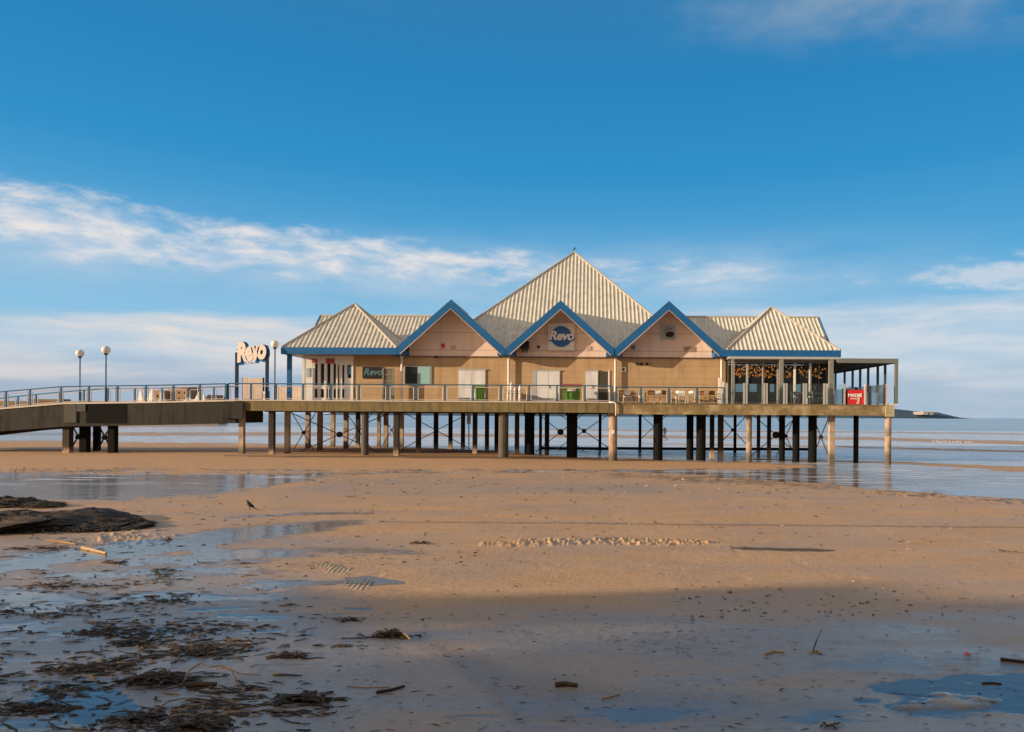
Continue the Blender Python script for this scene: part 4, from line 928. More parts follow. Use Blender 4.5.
# lamp posts
def lamp(px, py, d, zbase_, label):
    X, Z = at(px, py, Yd(d)); t = thing('lamp_post', label, 'lamp post', (X, Yd(d), zbase_), 'globe lamps along the bridge')
    mb = MB().tube([(X, Yd(d), zbase_), (X, Yd(d), zbase_ + 1.0)], .085, 10).tube([(X, Yd(d), zbase_ + 1.0), (X, Yd(d), Z - .26)], .048, 10); part(mb, 'pole', M_rail, t)
    mb = MB().tube([(X, Yd(d), Z - .34), (X, Yd(d), Z - .2)], [.08, .16], 12); part(mb, 'collar', M_bluedk, t)
    mb = MB().sphere((X, Yd(d), Z), .27, 20, 12); part(mb, 'globe', M_globe, t, True)
lamp(80, 353.3, 4.0, bz(AX(80, 4)), 'shorter looking globe lamp, leftmost, on the far bridge railing')
lamp(106, 350, .1, bz(AX(106, .1)), 'globe lamp rising from the near bridge railing, right of its twin')
lamp(275, 344.2, 2.4, ZD, 'globe lamp just left of the restaurant roof corner')
# script sign on posts
ss = thing('script_sign', 'white script Revo letters on blue backing between two dark blue posts', 'sign', (AX(250, .5), Yd(.5), ZD))
for p, yt in ((237, 352.5), (267.3, 349.5)):
    x, z = at(p, yt, Yd(.5)); mb = MB().box(x - .09, x + .09, Yd(.42), Yd(.58), ZD, z); part(mb, 'sign_post', M_bluedk, ss)
tc = at(250.8, 351.8, Yd(.4)); R_ = (math.pi / 2, -.14, 0)
for nm, off, m_, dx_, y_, ex_ in (('letter_backing', .135, M_blue, .10, .50, .06), ('letter_face', .070, mat('letter_white', (.90, .78, .70), .5, .03, 4), -.02, .40, .03)):
    o = text(nm, 'Revo', 1.18, (tc[0] + dx_, Yd(y_), tc[1] - (.07 if dx_ > 0 else 0)), m_, ss, .25, off, ex_, rot=R_, space=.86); o.scale = (.88, 1.42, 1)
mb = MB().tube([(AX(236, .55), Yd(.57), tc[1] - .5), (AX(268, .55), Yd(.57), tc[1] - .05)], .03, 6).tube([(AX(236, .55), Yd(.57), tc[1] + .15), (AX(268, .55), Yd(.57), tc[1] + .4)], .03, 6)
part(mb, 'support_bar', M_bluedk, ss)
# board screens by the entrance
def board_screen(p0, p1, ytop, d, label, m_, n):
    xa, xb = AX(p0, d), AX(p1, d); zt = AZ(ytop, d, p0); t = thing('board_screen', label, 'fence', ((xa + xb) / 2, Yd(d), ZD)); w = (xb - xa) / n; mb = MB()
    for q in range(n): mb.box(xa + q * w + .01, xa + (q + 1) * w - .01, Yd(d), Yd(d) + .04, ZD, zt - random.uniform(0, .06))
    part(mb, 'boards', m_, t)
    for x in (xa, xb): mb = MB().box(x - .06, x + .06, Yd(d) + .045, Yd(d) + .15, ZD, zt); part(mb, 'post', M_bluedk, t)
board_screen(242.5, 262.5, 377.5, 5.5, 'tall pale boarded screen behind the script sign', M_screen, 8)
board_screen(276, 303, 386, 7.5, 'low pale boarded screen between the globe lamp and the entrance', M_screen, 10)
board_screen(262.8, 268, 391, 5.0, 'narrow low white boarded screen next to the tall one', M_whitef, 2)

# ---------------------------------------------------------------- beyond
def far_thing(name, cat, label, build_fn):
    o = build_fn(); tag(o, label, cat); return o
YF = 230.
def fx(p): return at(p, 400, YF)[0]
def fz(y, p): return at(p, y, YF)[1]
mb = MB(); mb.box(fx(-120), fx(219), YF, YF + 3, -1, fz(401.2, 60)); mb.box(fx(-120), fx(75), YF - 2, YF - .01, -1, fz(404.5, 60)); mb.box(fx(28), fx(62), YF - .3, YF + 4, fz(401, 60), fz(399, 50))
o = mb.build('sea_wall', M_wallfar, loc=(fx(40), YF, 0)); tag(o, 'long low brown sea wall on the shore beyond the bridge', 'wall')
for p0, p1, y, l in ((150, 160, 392, 'small brown town block left among the white tents'), (163, 175, 395.5, 'low brown town block between the white tents'), (166, 182, 390.5, 'brown flat roofed town block behind the tents'), (176, 188, 388.6, 'tallest brown town block right of the white tents'), (205, 214, 396.5, 'rightmost low brown town block by the bridge end'), (198, 206, 398.5, 'lowest brown town block near the right tents')):
    yy = YF + random.uniform(6, 22); X0, z = at(p0, y, yy); X1 = at(p1, y, yy)[0]
    t = thing('town_block', l, 'building', ((X0 + X1) / 2, yy, 0)); mb = MB().box(X0, X1, yy, yy + 9, -1, z); mb.box(X0 + .5, X1 - .5, yy + .5, yy + 8, z, z + .6); part(mb, 'wall', M_townA, t)
    mb = MB(); n_ = max(2, int((X1 - X0) / 1.3))
    for q in range(n_):
        xx = X0 + (q + .5) * (X1 - X0) / n_
        for zz in (z - 1.3, z - 3.4): mb.box(xx - .28, xx + .28, yy - .04, yy - .004, zz - .4, zz + .4)
    part(mb, 'window', M_dark, t)
for p0, p1, y, pk, l in ((136.5, 143.5, 394, .15, 'leftmost white peaked tent on the far shore'), (143, 152, 393, .75, 'white peaked tent second from the left'), (158, 163, 393.5, .15, 'narrow white peaked tent in the middle'), (180, 192, 398, .5, 'wide low white tent right of the brown blocks'), (190, 200, 394, .85, 'white sail shaped tent near the right end'), (199, 206, 398.5, .3, 'low white tent farthest right')):
    yy = YF + 3.3; X0, z = at(p0, y, yy); X1 = at(p1, y, yy)[0]; zb = at(p0, 402, yy)[1]
    xm = X0 + (X1 - X0) * pk
    mb = MB(); n_ = 6
    base = [(X0, yy, zb), (X1, yy, zb), (X1, yy + 3, zb), (X0, yy + 3, zb)]; mid = [(X0 + (xm - X0) * .45, yy + .6, zb + (z - zb) * .42), (X1 + (xm - X1) * .45, yy + .6, zb + (z - zb) * .42), (X1 + (xm - X1) * .45, yy + 2.4, zb + (z - zb) * .42), (X0 + (xm - X0) * .45, yy + 2.4, zb + (z - zb) * .42)]
    low = [(a, b, -1) for a, b, c in base]
    pkz = at(p0, y - 7 if pk != .5 else y - 2, yy)[1]
    vs = low + base + mid + [(xm, yy + 1.5, pkz)]
    fs = [(i, (i + 1) % 4, 4 + (i + 1) % 4, 4 + i) for i in range(4)] + [(4 + i, 4 + (i + 1) % 4, 8 + (i + 1) % 4, 8 + i) for i in range(4)] + [(8 + i, 8 + (i + 1) % 4, 12) for i in range(4)]
    mb.add(vs, fs); o = mb.build('marquee', M_townW, loc=((X0 + X1) / 2, yy, 0)); tag(o, l, 'tent', 'white tents on the far shore')
# marker board on a pole out on the flats
X, Z = at(469, 413, 66.5); mk = thing('marker_post', 'thin marker post with pale yellow board out beyond the piles', 'marker', (X, 66.5, -.2))
mb = MB().tube([(X, 66.5, -.4), (X, 66.5, Z)], .05, 8); part(mb, 'pole', M_iron, mk)
mb = MB().box(X - .17, X + .17, 66.4, 66.45, at(469, 424, 66.5)[1], Z); part(mb, 'board', mat('marker_yellow', (.78, .68, .42), .6, .1, 5), mk)
# distant walker
def person(px, Y, label, shirt):
    X = at(px, 437, Y)[0]; z = float(zbase(X, Y)); t = thing('person', label, 'person', (X, Y, z))
    me = bpy.data.meshes.new('body')
    J = {'pel': (0, 0, .95), 'ch': (0, .02, 1.38), 'nk': (0, .01, 1.52), 'hd': (0, -.02, 1.66), 'lk': (-.10, -.05, .5), 'lf': (-.12, .04, .06), 'lt': (-.12, -.12, .04), 'rk': (.11, .06, .5), 'rf': (.12, .16, .08), 'rt': (.12, .02, .04), 'le': (-.25, .04, 1.14), 'lh': (-.24, -.10, .88), 're': (.25, .0, 1.14), 'rh': (.24, -.04, .86), 'ls': (-.18, .02, 1.42), 'rs': (.18, .02, 1.42), 'lp': (-.09, 0, .9), 'rp': (.09, 0, .9)}
    K = list(J); E = [('pel', 'ch'), ('ch', 'nk'), ('nk', 'hd'), ('pel', 'lp'), ('lp', 'lk'), ('lk', 'lf'), ('lf', 'lt'), ('pel', 'rp'), ('rp', 'rk'), ('rk', 'rf'), ('rf', 'rt'), ('ch', 'ls'), ('ls', 'le'), ('le', 'lh'), ('ch', 'rs'), ('rs', 're'), ('re', 'rh')]
    rad = {'pel': .14, 'ch': .16, 'nk': .06, 'hd': .11, 'lk': .06, 'rk': .06, 'lf': .045, 'rf': .045, 'lt': .04, 'rt': .04, 'le': .045, 're': .045, 'lh': .035, 'rh': .035, 'ls': .065, 'rs': .065, 'lp': .09, 'rp': .09}
    me.from_pydata([J[k] for k in K], [(K.index(a), K.index(b)) for a, b in E], [])
    o = bpy.data.objects.new('body', me); COL.objects.link(o); o.parent = t; o.modifiers.new('s', 'SKIN'); o.modifiers.new('u', 'SUBSURF').render_levels = 1
    for i, k in enumerate(K): me.skin_vertices[0].data[i].radius = (rad[k], rad[k])
    me.skin_vertices[0].data[0].use_root = True; me.materials.append(shirt)
person(664.6, 108, 'tiny dark clothed figure walking on the distant flats between two piles', mat('dark_coat', (.04, .04, .05), .8, .2, 5))

# ---------------------------------------------------------------- birds
def bird(name, label, loc, L, m_, face=-1, group=None, upright=.9):
    t = thing(name, label, 'bird', loc, group); x, y, z = loc; s = L
    f = face
    mb = MB()
    mb.tube([(x + f * .42 * s * -1, y, z + .22 * s), (x - f * .30 * s, y, z + .36 * s), (x - f * .05 * s, y, z + .50 * s), (x + f * .14 * s, y, z + .66 * s), (x + f * .20 * s, y, z + .84 * s), (x + f * .27 * s, y, z + .92 * s), (x + f * .36 * s, y, z + .90 * s)],
            [.03 * s, .10 * s, .17 * s, .16 * s, .09 * s, .085 * s, .03 * s], 10)
    part(mb, 'body', m_, t, True)
    mb = MB().tube([(x + f * .34 * s, y, z + .90 * s), (x + f * .48 * s, y, z + .86 * s)], [.03 * s, .006 * s], 6); part(mb, 'beak', M_black, t)
    mb = MB().add([(x - f * .28 * s, y - .05 * s, z + .34 * s), (x - f * .28 * s, y + .05 * s, z + .34 * s), (x - f * .72 * s, y + .07 * s, z + .10 * s), (x - f * .72 * s, y - .07 * s, z + .10 * s)], [(0, 1, 2, 3)])
    mb2 = MB(); mb2.box(x - f * .3 * s, x - f * .66 * s, y - .06 * s, y + .06 * s, z + .2 * s, z + .24 * s, Matrix.Rotation(-f * .5, 3, 'Y')); part(mb2, 'tail', m_, t)
    for k in (-.06, .06):
        mb = MB().tube([(x, y + k * s, z - .02), (x + f * .02 * s, y + k * s, z + .22 * s), (x, y + k * s, z + .42 * s)], .018 * s, 5); part(mb, 'leg', M_black, t)
Yb = 21.8; Xb = at(250, 514, Yb)[0]
bird('crow', 'black crow standing at the edge of a thin puddle', (Xb, Yb, float(zbase(Xb, Yb)) - .01), .32, M_bird)
bird('small_bird', 'small dark bird perched on the very top of the main roof', (-1.36, Yd(11.7), 16.33), .32, M_bird, face=1)
for i in range(13):
    Y = 97 + random.uniform(-2, 2); X = at(934 + i * 3.1 + random.uniform(-1.4, 1.4), 441, Y)[0]
    z = float(zbase(X, Y)); mb = MB().sphere((X, Y, z + .15), .05, 8, 6, (1.8, 1, .8)).sphere((X - .10, Y, z + .21), .03, 6, 5).box(X - .012, X + .012, Y - .012, Y + .012, z - .1, z + .15)
    o = mb.build('gull', M_gull, loc=(X, Y, z)); tag(o, 'tiny white gull standing in the row on the distant sand bar', 'bird', 'gulls on the distant sand bar')

# ---------------------------------------------------------------- weed, sticks and stones on the sand
def g_at(px, py):
    hor = PPY + ROLL * (px - PPX); Y = H * F / (py - hor)
    for _ in range(4):
        X = (px - PPX) / F * Y; z = float(zbase(X, Y)); Y = (H - z) * F / (py - hor)
    X = (px - PPX) / F * Y
    z = float(ground_fields(np.array([X]), np.array([Y]))[0][0])
    return X, Y, z
def strand(mb, c, L, h, wmax, ang=None, flat=.4):
    a = random.uniform(-.5, .5) if ang is None else ang
    if random.random() < .5: a += math.pi
    n = random.randint(4, 7); p = Vector(c); d = Vector((math.cos(a), math.sin(a), 0)); up = Vector((0, 0, 1))
    vs = []; zz = p.z
    for i in range(n):
        t = i / (n - 1); w = wmax * (.35 + .65 * math.sin(math.pi * (t * .9 + .05))) * random.uniform(.7, 1.3)
        s_ = Vector((-d.y, d.x, random.uniform(-.7, .7))).normalized() * w
        q = Vector((p.x, p.y, zz + h * math.sin(math.pi * t) * random.uniform(.4, 1)))
        vs += [q - s_, q + up * w * flat, q + s_]
        a += random.uniform(-.38, .38); d = Vector((math.cos(a), math.sin(a) , 0)); p = p + d * (L / n)
    fs = []
    for i in range(n - 1):
        fs += [(3 * i, 3 * i + 1, 3 * i + 4, 3 * i + 3), (3 * i + 1, 3 * i + 2, 3 * i + 5, 3 * i + 4)]
    mb.add(vs, fs)
def clump(px, py, w, hgt, n, label, stick=None, m_=None):
    X, Y, z = g_at(px, py); sc_ = Y / F; W = w * sc_ / 2; hh = hgt * sc_
    t = thing('seaweed_clump', label, 'seaweed', (X, Y, z)); mb = MB(); mb2 = MB()
    for i in range(int(n * .62)):
        r = random.gauss(0, .55); x = X + r * W; y = Y + random.gauss(0, .30) * W * .75
        k = max(0, 1 - (abs(x - X) / W) ** 1.5); L = random.uniform(.05, .20) * (1 + W)
        (strand if True else 0)(mb if random.random() < .7 else mb2, (x, y, z + random.random() ** 1.6 * hh * .7 * k), L, random.uniform(.004, .022), random.uniform(.006, .020))
    part(mb, 'fronds', m_ or M_weed, t); part(mb2, 'brown_fronds', M_weed2, t)
    if stick:
        for (a, b, c, d_, r) in stick:
            A = g_at(a, b); B_ = g_at(c, d_)
            mb = MB().tube([(A[0], A[1], A[2] + .02), ((A[0] + B_[0]) / 2, (A[1] + B_[1]) / 2 + .02, (A[2] + B_[2]) / 2 + .05), (B_[0], B_[1], B_[2] + .015)], [r, r * .9, r * .6], 7); part(mb, 'stick', M_sticklt, t)
clump(392, 637, 34, 10, 190, 'heaped brown weed tangle with a pale stick poking out right', [(400, 636, 412, 641, .018), (372, 638, 384, 632, .010)])
clump(293, 657, 26, 8, 120, 'small dark rounded weed tangle above the largest lone clump')
clump(307, 700, 50, 9, 260, 'long dark oval weed clump with one orange twig', [(313, 699, 326, 703, .010)])
clump(157, 681, 58, 11, 420, 'broad knotted weed mat beside the curving bare branch')
clump(30, 709, 66, 6, 240, 'dark weed mat on the left edge of the blue puddle')
clump(200, 728, 56, 9, 300, 'dense weed heap cut by the bottom picture edge')
clump(140, 719, 56, 5, 150, 'thin spread of weed left of the bottom heap')
clump(345, 620, 22, 4, 40, 'small wispy weed scrap near the shadow edge')
clump(421, 543.5, 20, 4, 60, 'small dark weed patch alone on the sunlit sand')
clump(340, 647, 30, 3, 24, 'row of three little weed scraps left of the heaped tangle')
clump(205, 651, 70, 4, 190, 'long weed streak running above the broad knotted mat')
clump(90, 668, 90, 4, 210, 'ragged weed streak at the left above the blue puddle')
clump(135, 643, 26, 6, 90, 'compact dark weed lump high in the left weed field')
clump(100, 632, 60, 4, 110, 'loose weed band under the pale left puddles')
clump(40, 549, 60, 4, 130, 'low dark weed line beside the bright wet streak')
clump(115, 563, 22, 4, 60, 'small weed scrap below the short pale plank')
clump(165, 571, 24, 5, 60, 'small weed scrap right of the middle of the wet streak')
clump(65, 586, 70, 4, 110, 'scattered weed line near the left edge, below the wet streak')
clump(1003, 551, 22, 3, 26, 'weed scrap on the sunlit sand near the right edge')
def stick(pts, r, label, m_=M_stick, name='driftwood_stick', lift=.0):
    P = [g_at(*p[:2]) for p in pts]; lifts = [p[2] if len(p) > 2 else 0 for p in pts]
    mb = MB(); mb.tube([(a, b, c + r * .7 + l) for (a, b, c), l in zip(P, lifts)], [r * (1 - .5 * i / len(P)) for i in range(len(P))], 7)
    o = mb.build(name, m_, loc=(P[0][0], P[0][1], P[0][2])); tag(o, label, 'driftwood')
stick([(185, 683), (191, 676, .06), (202, 674.5, .12), (212, 676, .09), (222, 675, .10), (240, 676, .02), (262, 676)], .010, 'thin curving bare branch arching over the sand right of the weed mat', M_stick, 'bare_branch')
stick([(218, 676, .08), (231, 678, .1), (243, 687)], .008, 'short forked twig hanging from the curving branch', M_stick, 'bare_twig')
stick([(188, 687), (200, 686), (218, 686)], .034, 'stubby thick brown root lying under the curving branch', M_weed2, 'root_piece')
stick([(152, 715), (170, 706, .04), (185, 704, .05), (211, 703)], .009, 'slender twig crossing above the bottom weed heap')
stick([(378, 694), (392, 691.5), (406, 687.5)], .018, 'short dark tapered stick beside a small blue puddle', M_weed)
stick([(349, 687), (370, 688), (392, 687.6)], .006, 'very thin straight reed left of the short dark stick')
stick([(343, 638.5), (358, 638.5), (372, 637.5)], .007, 'thin dark reed touching the heaped weed tangle', M_weed)
stick([(557, 687), (568, 686), (579, 687.5)], .030, 'dark stubby stick alone on the damp sand, bottom centre', M_weed2)
stick([(603, 699), (613, 697), (622, 694.5)], .010, 'thin pale twig below the dark stubby stick', M_sticklt)
stick([(766, 655), (776, 652.5), (786, 653.5)], .016, 'short ochre twig left of the leaning twig', M_sticklt)
stick([(811, 654), (818, 652), (822, 654)], .014, 'flat pale twig under the leaning dark twig', M_sticklt)
stick([(814, 653), (818, 652, .13), (823, 652, .26)], .008, 'dark twig leaning upward out of the sand at right', M_weed)
stick([(1002, 661), (1012, 662), (1030, 664)], .022, 'dark stick cut off by the right picture edge', M_weed)
stick([(984, 684), (994, 683.5), (1003, 684.5)], .012, 'small dark stick in the right pool behind the sand island', M_weed)
stick([(83, 548.5), (95, 551), (107, 554)], .035, 'short pale log end catching the sun left of the wet streak', M_sticklt, 'log')
stick([(48, 541.5), (62, 542.5), (77, 545)], .03, 'weathered brown plank left of the short pale log', M_stick, 'plank')
X, Y, z = g_at(973, 656.5); mb = MB()
for k in range(5): strand(mb, (X + random.uniform(-.03, .03), Y, z + .015), .09, .02, .022)
o = mb.build('litter_scrap', mat('litter_red', (.7, .12, .06), .5, .2, 20), loc=(X, Y, z)); tag(o, 'small red and white scrap of litter on damp sand at right', 'litter')
X, Y, z = g_at(833, 728); mb = MB()
for k in range(9): strand(mb, (X + random.uniform(-.05, .05), Y + random.uniform(-.03, .03), z + .015), .10, .03, .018)
o = mb.build('dead_leaf', M_weed2, loc=(X, Y, z)); tag(o, 'curled brown leaf at the bottom edge right of centre', 'leaf')
# rocks at the left
def rock(px, py, w, hgt, dep, label, m_=M_rock, seed=0, name='rock', rough=.25):
    X, Y, z = g_at(px, py); W = w / F * Y / 2; Hh = hgt / F * Y; rnd = random.Random(seed); mb = MB()
    n, m = 64, 24; vs = []; fs = []
    ph = [rnd.uniform(0, 6.28) for _ in range(8)]
    for i in range(m + 1):
        t = math.pi / 2 * i / m
        for k in range(n):
            a = 2 * math.pi * k / n
            q = 1 + rough * (.4 * math.sin(2 * a + ph[0]) + .3 * math.sin(3 * a + ph[1] + 2 * t) + .2 * math.sin(7 * a + ph[2] + 5 * t) + .14 * math.sin(13 * a + ph[3] + 9 * t) + .10 * rnd.uniform(-1, 1) + .25 * (float(vn(np.array([a * 5.0]), np.array([t * 9.0]), seed)[0]) - .5))
            r = math.sin(t) ** .75 * q
            zz = math.cos(t) ** .38 * (1 + .22 * math.sin(3 * r * math.cos(a) * 2 + ph[4]) + .10 * math.sin(11 * math.cos(a) * r + ph[5]) + .16 * rnd.uniform(-1, 1) + .25 * (float(vn(np.array([r * math.cos(a) * 9 + 50]), np.array([r * math.sin(a) * 5 + 50]), seed + 5)[0]) - .5))
            vs.append((X + W * r * math.cos(a), Y + dep * r * math.sin(a), z - .06 + Hh * max(0, zz)))
    for i in range(m):
        for k in range(n): fs.append((i * n + k, (i + 1) * n + k, (i + 1) * n + (k + 1) % n, i * n + (k + 1) % n))
    mb.add(vs, fs); o = mb.build(name, m_, loc=(X, Y, z)); tag(o, label, 'rock')
    if W > .5:
        fb = MB()
        for q in range(int(W * 260)):
            a = rnd.uniform(0, 6.28); rr = rnd.random() ** .5; strand(fb, (X + W * rr * math.cos(a), Y + dep * rr * math.sin(a) - .1, z + Hh * max(.05, (1 - rr) ** .5) * rnd.uniform(.7, 1.0)), rnd.uniform(.15, .4), .03, rnd.uniform(.01, .03))
        fb.build('seaweed_cover', M_weed, o)
rock(-30, 525, 300, 12, 1.9, 'long low weed covered rock slab at the left edge', seed=3)
rock(76, 526, 146, 7, 1.2, 'tapering dark rock tongue pointing right from the left slab', seed=4)
rock(124, 524, 46, 7, .4, 'rounded brown rock at the tip of the dark tongue', seed=5, m_=mat('brown_rock', (.11, .065, .035), .8, .4, 4, bump=.8))
rock(0, 505, 90, 6, .9, 'smaller dark rock behind the long slab', seed=6)
rock(44, 506.5, 40, 5, .5, 'brown rounded rock behind, right of the smaller dark one', seed=7, m_=MATS['brown_rock'])
rock(5, 503, 34, 6, .5, 'dark boulder peeping above the left slab', seed=11)
rock(169, 539.5, 7, 4, .08, 'single ochre pebble right of the gravel patch', M_rock2, 8, 'pebble')
rock(349, 574.3, 5, 3, .04, 'lone reddish pebble between the rippled puddles', mat('red_stone', (.45, .16, .08), .7, .2, 8), 9, 'pebble')
rock(404, 492, 3, 2, .06, 'tiny dark stone on the sand in front of the pier', M_rock, 10, 'pebble')
# uncountable scraps of weed over the left foreground and grit over the rest
def scatter():
    mb = MB(); mb2 = MB(); n = 0
    rs = np.random.RandomState(5)
    N = 34000; PX = rs.uniform(-120, 1100, N); PY = 500 + 240 * rs.uniform(0, 1, N) ** .9
    hor = PPY + ROLL * (PX - PPX); Y = H * F / (PY - hor); X = (PX - PPX) / F * Y
    cl = fbm(X * 1.1, Y * 2.4, 3, 91)
    dens = np.clip((cl - .50) * 4, 0, 1) * sst(-PX + (PY - 560) * .6, -330, -60) * sst(PY, 545, 585)
    dens = np.maximum(dens, .030 * sst(PY, 575, 610)); dens = np.maximum(dens, .05 * sst(-PX, -420, -250)); dens = np.maximum(dens, .012)
    dens = np.maximum(dens, .16 * np.clip(1 - (((PX - 685) / 110) ** 2 + ((PY - 632) / 32) ** 2), 0, 1))
    keep = rs.uniform(0, 1, N) < np.minimum(dens * 1.1, .8)
    X, Y, PX, PY = X[keep], Y[keep], PX[keep], PY[keep]
    zz = ground_fields(X, Y)[0]
    for i in range(len(X)):
        left = PX[i] < 330
        big = random.random() ** 3
        L = (random.uniform(.05, .15) + big * .35) if left else (random.uniform(.02, .07) + big * .12)
        if Y[i] > 14: L *= 1.3
        strand(mb if random.random() < .8 else mb2, (X[i], Y[i], zz[i] + .004), L, random.uniform(.001, .012) * (1 if left else .3), random.uniform(.006, .020) * (1 if left else .42))
    return mb, mb2
a, b = scatter()
def grit():
    m1 = MB(); m2 = MB(); rs = np.random.RandomState(9); N = 8000
    PX = rs.uniform(-60, 1090, N); PY = 470 + 150 * rs.uniform(0, 1, N) ** 1.2
    hor = PPY + ROLL * (PX - PPX); Y = H * F / (PY - hor); X = (PX - PPX) / F * Y
    zf, wf = ground_fields(X, Y)[:2]
    d = np.clip((fbm(X * .4, Y * .9, 3, 95) - .44) * 4, .08, 1) * (.30 + .7 * sst(-PY, -505, -478)) * (wf < .3)
    for i in np.nonzero(rs.uniform(0, 1, N) < d * .75)[0]:
        k = Y[i] / 14
        strand(m1 if random.random() < .82 else m2, (X[i], Y[i], zf[i] + .004), random.uniform(.04, .13) * k, random.uniform(.010, .035) * k ** .7, random.uniform(.010, .022) * k ** .5)
    return m1, m2
g1, g2 = grit()
o = g1.build('beach_debris', M_weed2, kind='stuff'); tag(o, 'sparse brown scraps scattered over the open sunlit sand', 'beach debris')
o = g2.build('shell_grit', mat('shell_grit', (.72, .52, .30), .8, .3, 9), kind='stuff'); tag(o, 'sparse pale shell fragments scattered over the open sand', 'shells')
o = a.build('seaweed_scraps', M_weed, kind='stuff'); tag(o, 'small dark scraps of seaweed strewn over the foreground sand', 'seaweed')
o = b.build('driftwood_scraps', M_stick, kind='stuff'); tag(o, 'small brown twigs strewn over the foreground sand', 'driftwood')

# ---------------------------------------------------------------- behind the viewpoint: unseen seafront, its roofline shaped to throw the shadow on the sand
SUN = Vector((-.94, -.342, math.tan(math.radians(10.6)))).normalized()
YS = -9.0
def sfz(Yshadow): return (Yshadow - YS) / .342 * math.tan(math.radians(10.6))
ter = thing('seafront_terrace', 'long seafront terrace behind the beach with rooftop rails', 'building', (-70, YS - 4, 0))
ztop = sfz(11.75); zroof = sfz(8.2)
mb = MB().box(-150, 40, YS - 8, YS, -1, zroof); part(mb, 'wall', M_wallfar, ter)
mb = MB()
for q in range(12):
    x = -140 + q * 15; mb.box(x - 1.5, x + 1.5, YS - .1, YS - .001, 1, 3.2); mb.box(x - 1.5, x + 1.5, YS - .1, YS - .001, 4.4, 6.6)
part(mb, 'window', M_dark, ter)
def cx_(p, Y): return (p - PPX) / F * Y - (Y - YS) / .342 * .94
mb = MB()
for ya, yb2_ in ((11.75, 11.0), (10.45, 10.22), (9.75, 9.45), (8.9, 8.65)):
    mb.box(-150, 40, YS - .2, YS - .1, sfz(yb2_), sfz(ya))
for x in range(-150, 41, 3): mb.box(x - .06, x + .06, YS - .31, YS - .21, zroof, ztop - .2)
part(mb, 'roof_rail', M_grey, ter)
mb = MB()
mb.box(cx_(770, 10.5), 40, YS - .6, YS - .4, zroof, sfz(11.5)); mb.box(-150, cx_(380, 10.5), YS - .6, YS - .4, zroof, sfz(11.6)); part(mb, 'shadow_parapet', M_grey, ter)  # added parapets that close the shadow at both ends
mb = MB(); xc = cx_(752, 12); vs = [(xc + t * 3.6, sfz(11.7) + .55 * math.exp(-(t * 1.5) ** 2)) for t in np.linspace(-1.8, 1.8, 25)]
mb.prism([(vs[0][0], zroof + 1)] + vs + [(vs[-1][0], zroof + 1)], YS - .1, YS - .05); part(mb, 'shadow_bump', M_grey, ter)  # thin unseen sheet shaped to raise a bump in the shadow edge

# ---------------------------------------------------------------- sky, sun, camera
w = bpy.data.worlds.new('World'); S.world = w; w.use_nodes = True; nt = NT(w.node_tree)
bg = nt.n['Background']; bg.inputs['Strength'].default_value = .1
sky = nt.new('ShaderNodeTexSky', sky_type='NISHITA'); sky.sun_disc = False; sky.sun_elevation = math.radians(10.6)
sky.sun_rotation = math.atan2(SUN.x, SUN.y); sky.altitude = 0; sky.air_density = 1.0; sky.dust_density = .6; sky.ozone_density = 3.0
tcn = nt.new('ShaderNodeTexCoord'); D = tcn.outputs['Generated']
sp = nt.new('ShaderNodeSeparateXYZ'); nt.put(sp.inputs[0], D); dx, dy, dz = sp.outputs
az = nt.m('ARCTAN2', dx, dy); el = nt.m('ARCSINE', dz); eld = nt.m('MULTIPLY', el, 180 / math.pi); azd = nt.m('MULTIPLY', az, 180 / math.pi)
ramp = nt.new('ShaderNodeValToRGB'); nt.put(ramp.inputs[0], nt.lin(eld, 0, 40)); cr = ramp.color_ramp
stops = [(0, (.44, .56, .68)), (3, (.43, .59, .74)), (7, (.25, .54, .78)), (12, (.085, .385, .69)), (18, (.030, .285, .60)), (24, (.020, .235, .53)), (29, (.030, .215, .47)), (40, (.03, .17, .38))]
cr.elements[0].position = 0; cr.elements[0].color = stops[0][1] + (1,); cr.elements[1].position = 1; cr.elements[1].color = stops[-1][1] + (1,)
for e, c in stops[1:-1]: q = cr.elements.new(e / 40); q.color = c + (1,)
base = nt.mix(.94, nt.mix(1.0, sky.outputs[0], (.1, .1, .1), 'MULTIPLY'), ramp.outputs[0])
# cloud coordinates: azimuth / elevation in degrees
cv = nt.new('ShaderNodeCombineXYZ'); nt.put(cv.inputs[0], azd); nt.put(cv.inputs[1], eld); CV = cv.outputs[0]
wv = nt.new('ShaderNodeTexNoise'); nt.put(wv.inputs['Vector'], CV); wv.inputs['Scale'].default_value = .12; wv.inputs['Detail'].default_value = 3
va = nt.new('ShaderNodeVectorMath', operation='MULTIPLY_ADD'); nt.l.new(wv.outputs['Color'], va.inputs[0]); va.inputs[1].default_value = (3, 1.6, 0); nt.l.new(CV, va.inputs[2]); CW = va.outputs[0]
def gauss(v, c, s): t = nt.m('DIVIDE', nt.m('SUBTRACT', v, c), s); return nt.m('EXPONENT', nt.m('MULTIPLY', nt.m('MULTIPLY', t, t), -1))
fA = nt.noise(CW, .13, 7, .55, sc=(1, 2.4, 1)); fB = nt.noise(CW, .42, 7, .60, sc=(.7, 2.2, 1)); fC = nt.noise(CW, .10, 6, .55, sc=(.6, 5.0, 1))
def lineel(a0, e0, a1, e1): return nt.m('ADD', nt.m('MULTIPLY', nt.m('SUBTRACT', azd, a0), (e1 - e0) / (a1 - a0)), e0)
def dele(l): return nt.m('SUBTRACT', eld, l)
